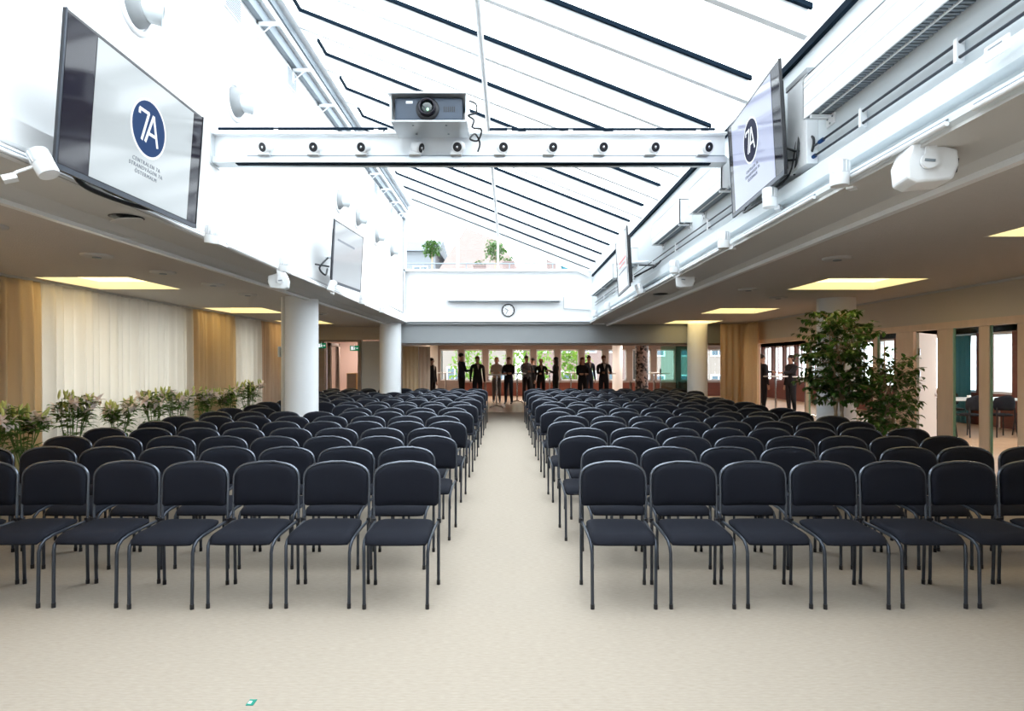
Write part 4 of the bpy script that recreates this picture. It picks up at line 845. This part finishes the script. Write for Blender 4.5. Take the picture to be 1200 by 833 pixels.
# ------------------------------------------------------------------ PEOPLE
def person(px, Y, rot, hgt, top, bot, hair, style, pose, label, female=False):
    X = PX(px, Y); r = empty('person', (X, Y, 0), (0, 0, radians(rot))); tag(r, label, 'person', 'people standing in the foyer')
    V = []; E = []; R = []; 
    def a(p, rad, par=None):
        V.append(p); R.append(rad); i = len(V)-1
        if par is not None: E.append((par, i))
        return i
    sw = .175 if female else .205
    pel = a((0, 0, .95), (.165 if female else .165, .12))
    wa = a((0, .005, 1.08), (.145 if female else .165, .115), pel); ch = a((0, .0, 1.28), (.175, .125), wa); sh = a((0, .01, 1.42), (.15, .09), ch)
    nk = a((0, .0, 1.50), (.055, .055), sh); hb = a((0, -.015, 1.565), (.065, .08), nk); hm = a((0, -.01, 1.64), (.073, .092), hb); a((0, 0, 1.72), (.055, .07), hm)
    for s_ in (-1, 1):
        stp = .10*s_ if pose == 'walk' else 0
        hp = a((s_*.09, 0, .88), (.105, .105), pel); kn = a((s_*.105, stp*.6-.01, .50), (.078, .08), hp); cf = a((s_*.11, stp+.01, .32), (.066, .068), kn); an = a((s_*.115, stp+.03, .09), (.048, .05), cf)
        ft = a((s_*.12, stp-.05, .04), (.038, .035), an); a((s_*.125, stp-.15, .03), (.03, .025), ft)
        so = a((s_*sw, .01, 1.39), (.068, .068), sh)
        if pose == 'crossed': el = (s_*(sw+.035), -.07, 1.13); wr = (s_*.02, -.20, 1.14); hd_ = Vector((-s_*.07, -.215, 1.15)); fd = Vector((-s_*1, -.1, .1))
        elif pose == 'table': el = (s_*(sw+.03), -.08, 1.14); wr = (s_*.13, -.27, 1.16); hd_ = Vector((s_*.10, -.34, 1.165)); fd = Vector((-s_*.3, -1, .0))
        elif pose == 'cup' and s_ > 0: el = (s_*(sw+.04), -.04, 1.13); wr = (s_*.14, -.24, 1.22); hd_ = Vector((s_*.11, -.30, 1.25)); fd = Vector((-.5, -.9, .1))
        elif pose == 'reach' and s_ > 0: el = (s_*(sw+.02), -.18, 1.22); wr = (s_*.18, -.42, 1.22); hd_ = Vector((s_*.17, -.49, 1.22)); fd = Vector((-.1, -1, 0))
        else: el = (s_*(sw+.035), .02, 1.12); wr = (s_*(sw+.05), -.03, .88); hd_ = Vector((s_*(sw+.05), -.045, .80)); fd = Vector((0, -.15, -1))
        e = a(el, (.055, .055), so); w_ = a(wr, (.036, .036), e); h_ = a(tuple(hd_), (.030, .024), w_)
        fd.normalize(); side = fd.cross(Vector((1, 0, 0)) if abs(fd.x) < .7 else Vector((0, 0, 1))).normalized()
        for q in range(4):
            off = side*(q-1.5)*.017; b0 = hd_+fd*.035+off; L_ = [.03, .036, .034, .026][q]
            k1 = a(tuple(b0), (.0095, .0095), h_); k2 = a(tuple(b0+fd*L_+Vector((0, 0, -.004))), (.009, .009), k1); a(tuple(b0+fd*L_*1.8+Vector((0, 0, -.018))), (.0075, .0075), k2)
        t0 = hd_+side*-.03; k1 = a(tuple(t0), (.012, .012), h_); a(tuple(t0+fd*.04-side*.012), (.009, .009), k1)
    me = bpy.data.meshes.new('body'); me.from_pydata(V, E, []); o = bpy.data.objects.new('body', me); COL.objects.link(o)
    sk = o.modifiers.new('skin', 'SKIN'); sk.use_smooth_shade = True
    for i, rr in enumerate(R): me.skin_vertices[0].data[i].radius = rr
    me.skin_vertices[0].data[0].use_root = True
    ss = o.modifiers.new('sub', 'SUBSURF'); ss.levels = 1; ss.render_levels = 1
    bpy.context.view_layer.update(); m2 = bpy.data.meshes.new_from_object(o.evaluated_get(bpy.context.evaluated_depsgraph_get())); bpy.data.objects.remove(o)
    m2.materials.clear()
    for mm in ('skin', top, bot, 'shoe'): m2.materials.append(M[mm])
    lowcut = .02
    for p in m2.polygons:
        c = p.center; z = c.z; k = 1
        hand = False
        for i, v in enumerate(V):
            if R[i][0] <= .0305 and (Vector(v)-c).length < .05 and v[2] > .6: hand = True
        if z > 1.475 or (hand and abs(c.x)+abs(c.y) > .02 and c.y < -.0 or hand): k = 0
        elif z < .07: k = 3
        elif z < .93 and abs(c.x) < .2: k = 2
        if z > 1.475: k = 0
        p.material_index = k; p.use_smooth = True
    body = bpy.data.objects.new('body', m2); COL.objects.link(body); body.parent = r
    # face
    f = MB().tube([(0, -.10, 1.655), (0, -.118, 1.625), (0, -.105, 1.615)], .012, 'skin', 6, radii=[.008, .014, .010])
    for s_ in (-1, 1): f.ellipsoid((s_*.076, 0, 1.635), (.01, .02, .03), 'skin', 8, 6).ellipsoid((s_*.03, -.096, 1.655), (.012, .006, .006), 'clockface', 8, 5).ellipsoid((s_*.03, -.1005, 1.655), (.005, .004, .005), 'black', 6, 4).box((s_*.03-.014, -.1, 1.672), (s_*.03+.014, -.09, 1.676), hair)
    f.ellipsoid((0, -.096, 1.588), (.022, .008, .005), 'redlogo' if female else 'skin', 8, 5); f.build('face', r)
    hb_ = MB().ellipsoid((0, .018, 1.685), (.086, .100, .078), hair, 16, 10)
    if style == 'long': hb_.ellipsoid((0, .05, 1.55), (.09, .065, .17), hair, 14, 10).ellipsoid((.065, 0, 1.58), (.028, .05, .12), hair, 10, 8).ellipsoid((-.065, 0, 1.58), (.028, .05, .12), hair, 10, 8)
    elif style == 'bob': hb_.ellipsoid((0, .035, 1.62), (.092, .08, .10), hair, 14, 10)
    hb_.build('hair', r)
    if top in ('cloth_black', 'cloth_navy') and not female: MB().add([(-.05, -.118, 1.46), (0, -.128, 1.26), (.05, -.118, 1.46), (0, -.10, 1.47)], [(0, 1, 2), (0, 2, 3)], 'cloth_white').build('shirt_collar', r)
    s_ = hgt/1.765; r.scale = (s_, s_, s_)
    return r
P = person
P(506, 22.3, 60, 1.72, 'cloth_black', 'cloth_black', 'hairdark', 'short', 'hang', 'person in black at the far left of the foyer beside the frame')
P(541, 22.0, 110, 1.90, 'cloth_navy', 'cloth_black', 'hairdark', 'short', 'table', 'tall person in dark clothes in front of the first brown pier')
P(559.5, 21.5, 15, 1.78, 'cloth_black', 'cloth_black', 'hairred', 'short', 'hang', 'broad man in a black suit left of the aisle')
P(582, 23.0, 0, 1.76, 'cloth_white', 'cloth_grey', 'hairblond', 'bob', 'table', 'blond person in a pale shirt behind the table nearest the aisle', True)
P(596, 22.2, -15, 1.76, 'cloth_black', 'cloth_jeans', 'hairred', 'short', 'crossed', 'person in black with crossed arms standing in the aisle view', True)
P(617, 23.4, 30, 1.82, 'cloth_grey', 'cloth_black', 'hairdark', 'short', 'table', 'person in grey behind the table right of the aisle')
P(624, 24.3, -60, 1.74, 'cloth_black', 'cloth_black', 'hairdark', 'short', 'hang', 'person in black turned sideways just right of the person in grey')
P(634, 23.2, 10, 1.70, 'cloth_black', 'cloth_black', 'hairblond', 'short', 'table', 'fair haired person in black before the green window')
P(651, 22.6, -80, 1.76, 'cloth_black', 'cloth_black', 'hairdark', 'long', 'cup', 'long haired woman in black seen from the side', True)
P(682.5, 21.6, 10, 1.74, 'cloth_black', 'cloth_black', 'hairred', 'long', 'crossed', 'woman in a black dress with hands folded before her', True)
P(690, 23.6, 20, 1.84, 'cloth_navy', 'cloth_navy', 'hairdark', 'short', 'hang', 'man in a navy suit behind the woman with folded hands')
P(707.5, 21.3, 5, 1.80, 'cloth_black', 'cloth_black', 'hairred', 'short', 'table', 'man in a dark shirt left of the slim cream column')
P(893, 18.3, 100, 1.80, 'cloth_black', 'cloth_black', 'hairdark', 'short', 'reach', 'person in black at the curtain edge seen through the right opening')
P(927, 18.0, -75, 1.78, 'cloth_black', 'cloth_black', 'hairdark', 'bob', 'reach', 'woman in black facing the high table seen through the right opening', True)

def lamp_light(parent, size, power):      # the lamp's own light, just under its diffuser
    l = bpy.data.lights.new('lamp_light', 'AREA'); l.shape = 'DISK'; l.size = size; l.energy = power; l.color = (1.0, .88, .78)
    o = bpy.data.objects.new('lamp_light', l); COL.objects.link(o); o.parent = parent; o.location = (0, 0, -.045)
# ------------------------------------------------------------------ SIDE ROOM TABLE AND CHAIRS, LOBBY THINGS
mt = empty('meeting_table', (9.9, 13.1, 0)); tag(mt, 'white meeting table in the side room before the teal curtain', 'table')
MB().box((-1.3, -.5, .71), (1.3, .5, .74), 'whitem').build('table_top', mt, bevel=.005)
for a in (-1, 1):
    for c in (-1, 1): MB().tube([(a*1.2, c*.42, 0), (a*1.2, c*.42, .71)], .022, 'chrome', 8).build('leg', mt)
mc = empty('meeting_chair'); tag(mc, '', 'chair', 'dark chairs around the meeting table')
MB().ellipsoid((0, 0, .45), (.22, .22, .035), 'fabric', 16, 8).build('seat', mc)
b = MB(); vs = []
for j, z in enumerate([.55, .6, .7, .8, .86]):
    for sgn in (0, .03):
        for i in range(9): th = -pi*.32+pi*.64*i/8; wj = [.85, 1, 1.02, .9, .6][j]; vs.append((.22*sin(th)*wj*1.1, .0+(.2+sgn)*cos(th)+.02*j/4, z-(abs(i-4)/4)**2*(.05 if j == 4 else 0)))
fs = []
for j in range(4):
    for i in range(8):
        A = j*18+i; fs += [(A, A+1, A+19, A+18), (A+9, A+27, A+28, A+10)]
for i in range(8): fs += [(72+i, 73+i, 82+i, 81+i), (i, 9+i, 10+i, i+1)]
for j in range(4): fs += [(j*18, j*18+18, j*18+27, j*18+9), (j*18+8, j*18+17, j*18+35, j*18+26)]
b.add(vs, fs, 'fabric', True).build('backrest', mc)
for a in (-1, 1):
    MB().tube([(a*.17, .17, .6), (a*.17, .17, .43), (a*.2, .21, 0)], .013, 'black', 8).build('leg', mc); MB().tube([(a*.16, -.15, .43), (a*.19, -.19, 0)], .013, 'black', 8).build('leg', mc)
for i, (X, Y, rz_, lab) in enumerate([(8.9, 12.35, pi, 'leftmost dark chair at the meeting table'), (9.45, 12.3, pi+.2, 'second dark chair on the near side of the meeting table'), (10.1, 12.3, pi-.1, 'third dark chair on the near side of the meeting table'), (10.75, 12.35, pi+.1, 'dark chair nearest the big side window'), (8.35, 13.1, pi/2*1.0, 'dark chair at the left head of the meeting table'), (9.4, 13.85, 0, 'dark chair behind the meeting table before the teal curtain'), (10.3, 13.85, 0, 'dark chair behind the meeting table by the window')]):
    o = mc if i == 0 else dup(mc); o.location = (X, Y, 0); o.rotation_euler = (0, 0, rz_); o['label'] = lab
for i, (X, Y) in enumerate([(9.3, 13.2), (10.0, 13.0), (10.6, 13.25)]):
    if i == 0:
        cup = empty('cup'); MB().lathe([(.025, 0), (.038, .07), (.034, .07), (.022, .006)], 'whitem', seg=16).build('bowl', cup); MB().tube([(.033, 0, .055), (.055, 0, .045), (.03, 0, .02)], .004, 'whitem', 6).build('handle', cup); tag(cup, '', 'cup', 'cups on the meeting table'); o = cup
    else: o = dup(cup)
    o.location = (X, Y, .74); o['label'] = ['white cup at the left on the meeting table', 'white cup in the middle of the meeting table', 'white cup at the right on the meeting table'][i]
for i, (X, Y) in enumerate([(8.0, 7.5), (8.0, 9.6), (8.0, 12.5), (9.8, 11.0), (8.0, 16), (9.0, 19.0), (9.0, 22.5), (-4.7, 17.9)]):  # last one is added, out of view, to brighten the lobby's pink wall
    t = empty('round_ceiling_lamp', (X, Y, 2.4)); tag(t, 'round warm ceiling lamp of the side room, %s from the camera' % ORD[[0,1,3,2,4,5,6,0][i]] if i < 7 else 'added unseen ceiling lamp brightening the lobby beyond the left doorway', 'ceiling lamp', 'round ceiling lamps of the side room')
    lamp_light(t, .34, 40)
    MB().lathe([(.22, -.03), (.22, 0)], 'whitem', seg=28).build('rim', t); MB().lathe([(.2, -.034), (.2, -.031)], 'smalllamp', seg=28).build('diffuser', t)
for i in range(9):
    t = empty('downlight', (-2.6+i*1.15, 24.5+(i % 2)*1.2, 2.4)); tag(t, 'small downlight in the foyer ceiling, %s from the left' % ORD[i], 'downlight', 'row of downlights in the foyer ceiling')
    lamp_light(t, .1, 28)
    MB().lathe([(.07, -.012), (.075, 0)], 'whitem', seg=18).build('rim', t); MB().lathe([(.055, -.016), (.055, -.013)], 'smalllamp', seg=18).build('lamp', t)
lc = empty('wooden_cabinet', (PX(413.5, 17.6), 17.6, 0)); tag(lc, 'small wooden box cabinet standing in the open doorway', 'cabinet')
MB().box((-.14, -.15, .05), (.14, .15, 1.22), 'boxwood').build('body', lc, bevel=.004); MB().box((-.13, -.155, .75), (.13, -.15, 1.19), 'brown').build('door', lc); MB().box((-.15, -.16, 0), (.15, .16, .05), 'black').build('plinth', lc)
def exit_sign(loc, lab):
    t = empty('exit_sign', loc); tag(t, lab, 'sign', 'green emergency exit signs')
    MB().box((-.12, -.03, -.07), (.12, .0, .07), 'green').build('casing', t, bevel=.004)
    b = MB().box((-.09, -.033, -.045), (-.03, -.031, .05), 'logow')                                   # doorway
    b.tube([(-.005, -.034, .035), (.0, -.034, .0), (.02, -.034, -.045)], .008, 'logow', 5).tube([(0, -.034, 0), (-.02, -.034, -.04)], .007, 'logow', 5).tube([(.0, -.034, .02), (.03, -.034, .005)], .006, 'logow', 5).ellipsoid((-.003, -.034, .052), (.011, .003, .011), 'logow', 8, 5)
    b.tube([(.045, -.034, 0), (.095, -.034, 0)], .006, 'logow', 5).tube([(.08, -.034, .018), (.098, -.034, 0), (.08, -.034, -.018)], .006, 'logow', 5)
    b.build('pictogram', t); MB().box((-.01, -.02, .07), (.01, -.01, .11), 'whitem').build('hanger', t)
exit_sign((PX(415.5, 16.25), 16.25, PZ(408, 16.25)), 'green exit sign at the right of the open doorway')
exit_sign((PX(377, 16.25), 16.25, PZ(405, 16.25)), 'green exit sign half hidden behind the large left column')
tag(MB().box((0, 0, 0), (.032, .045, .003), 'teatag').box((.004, .01, .003), (.018, .03, .004), 'clockface').build('floor_tag', loc=(PX(289, 2.63), 2.62, 0)), 'tiny teal tag lying on the carpet in the foreground', 'tag')
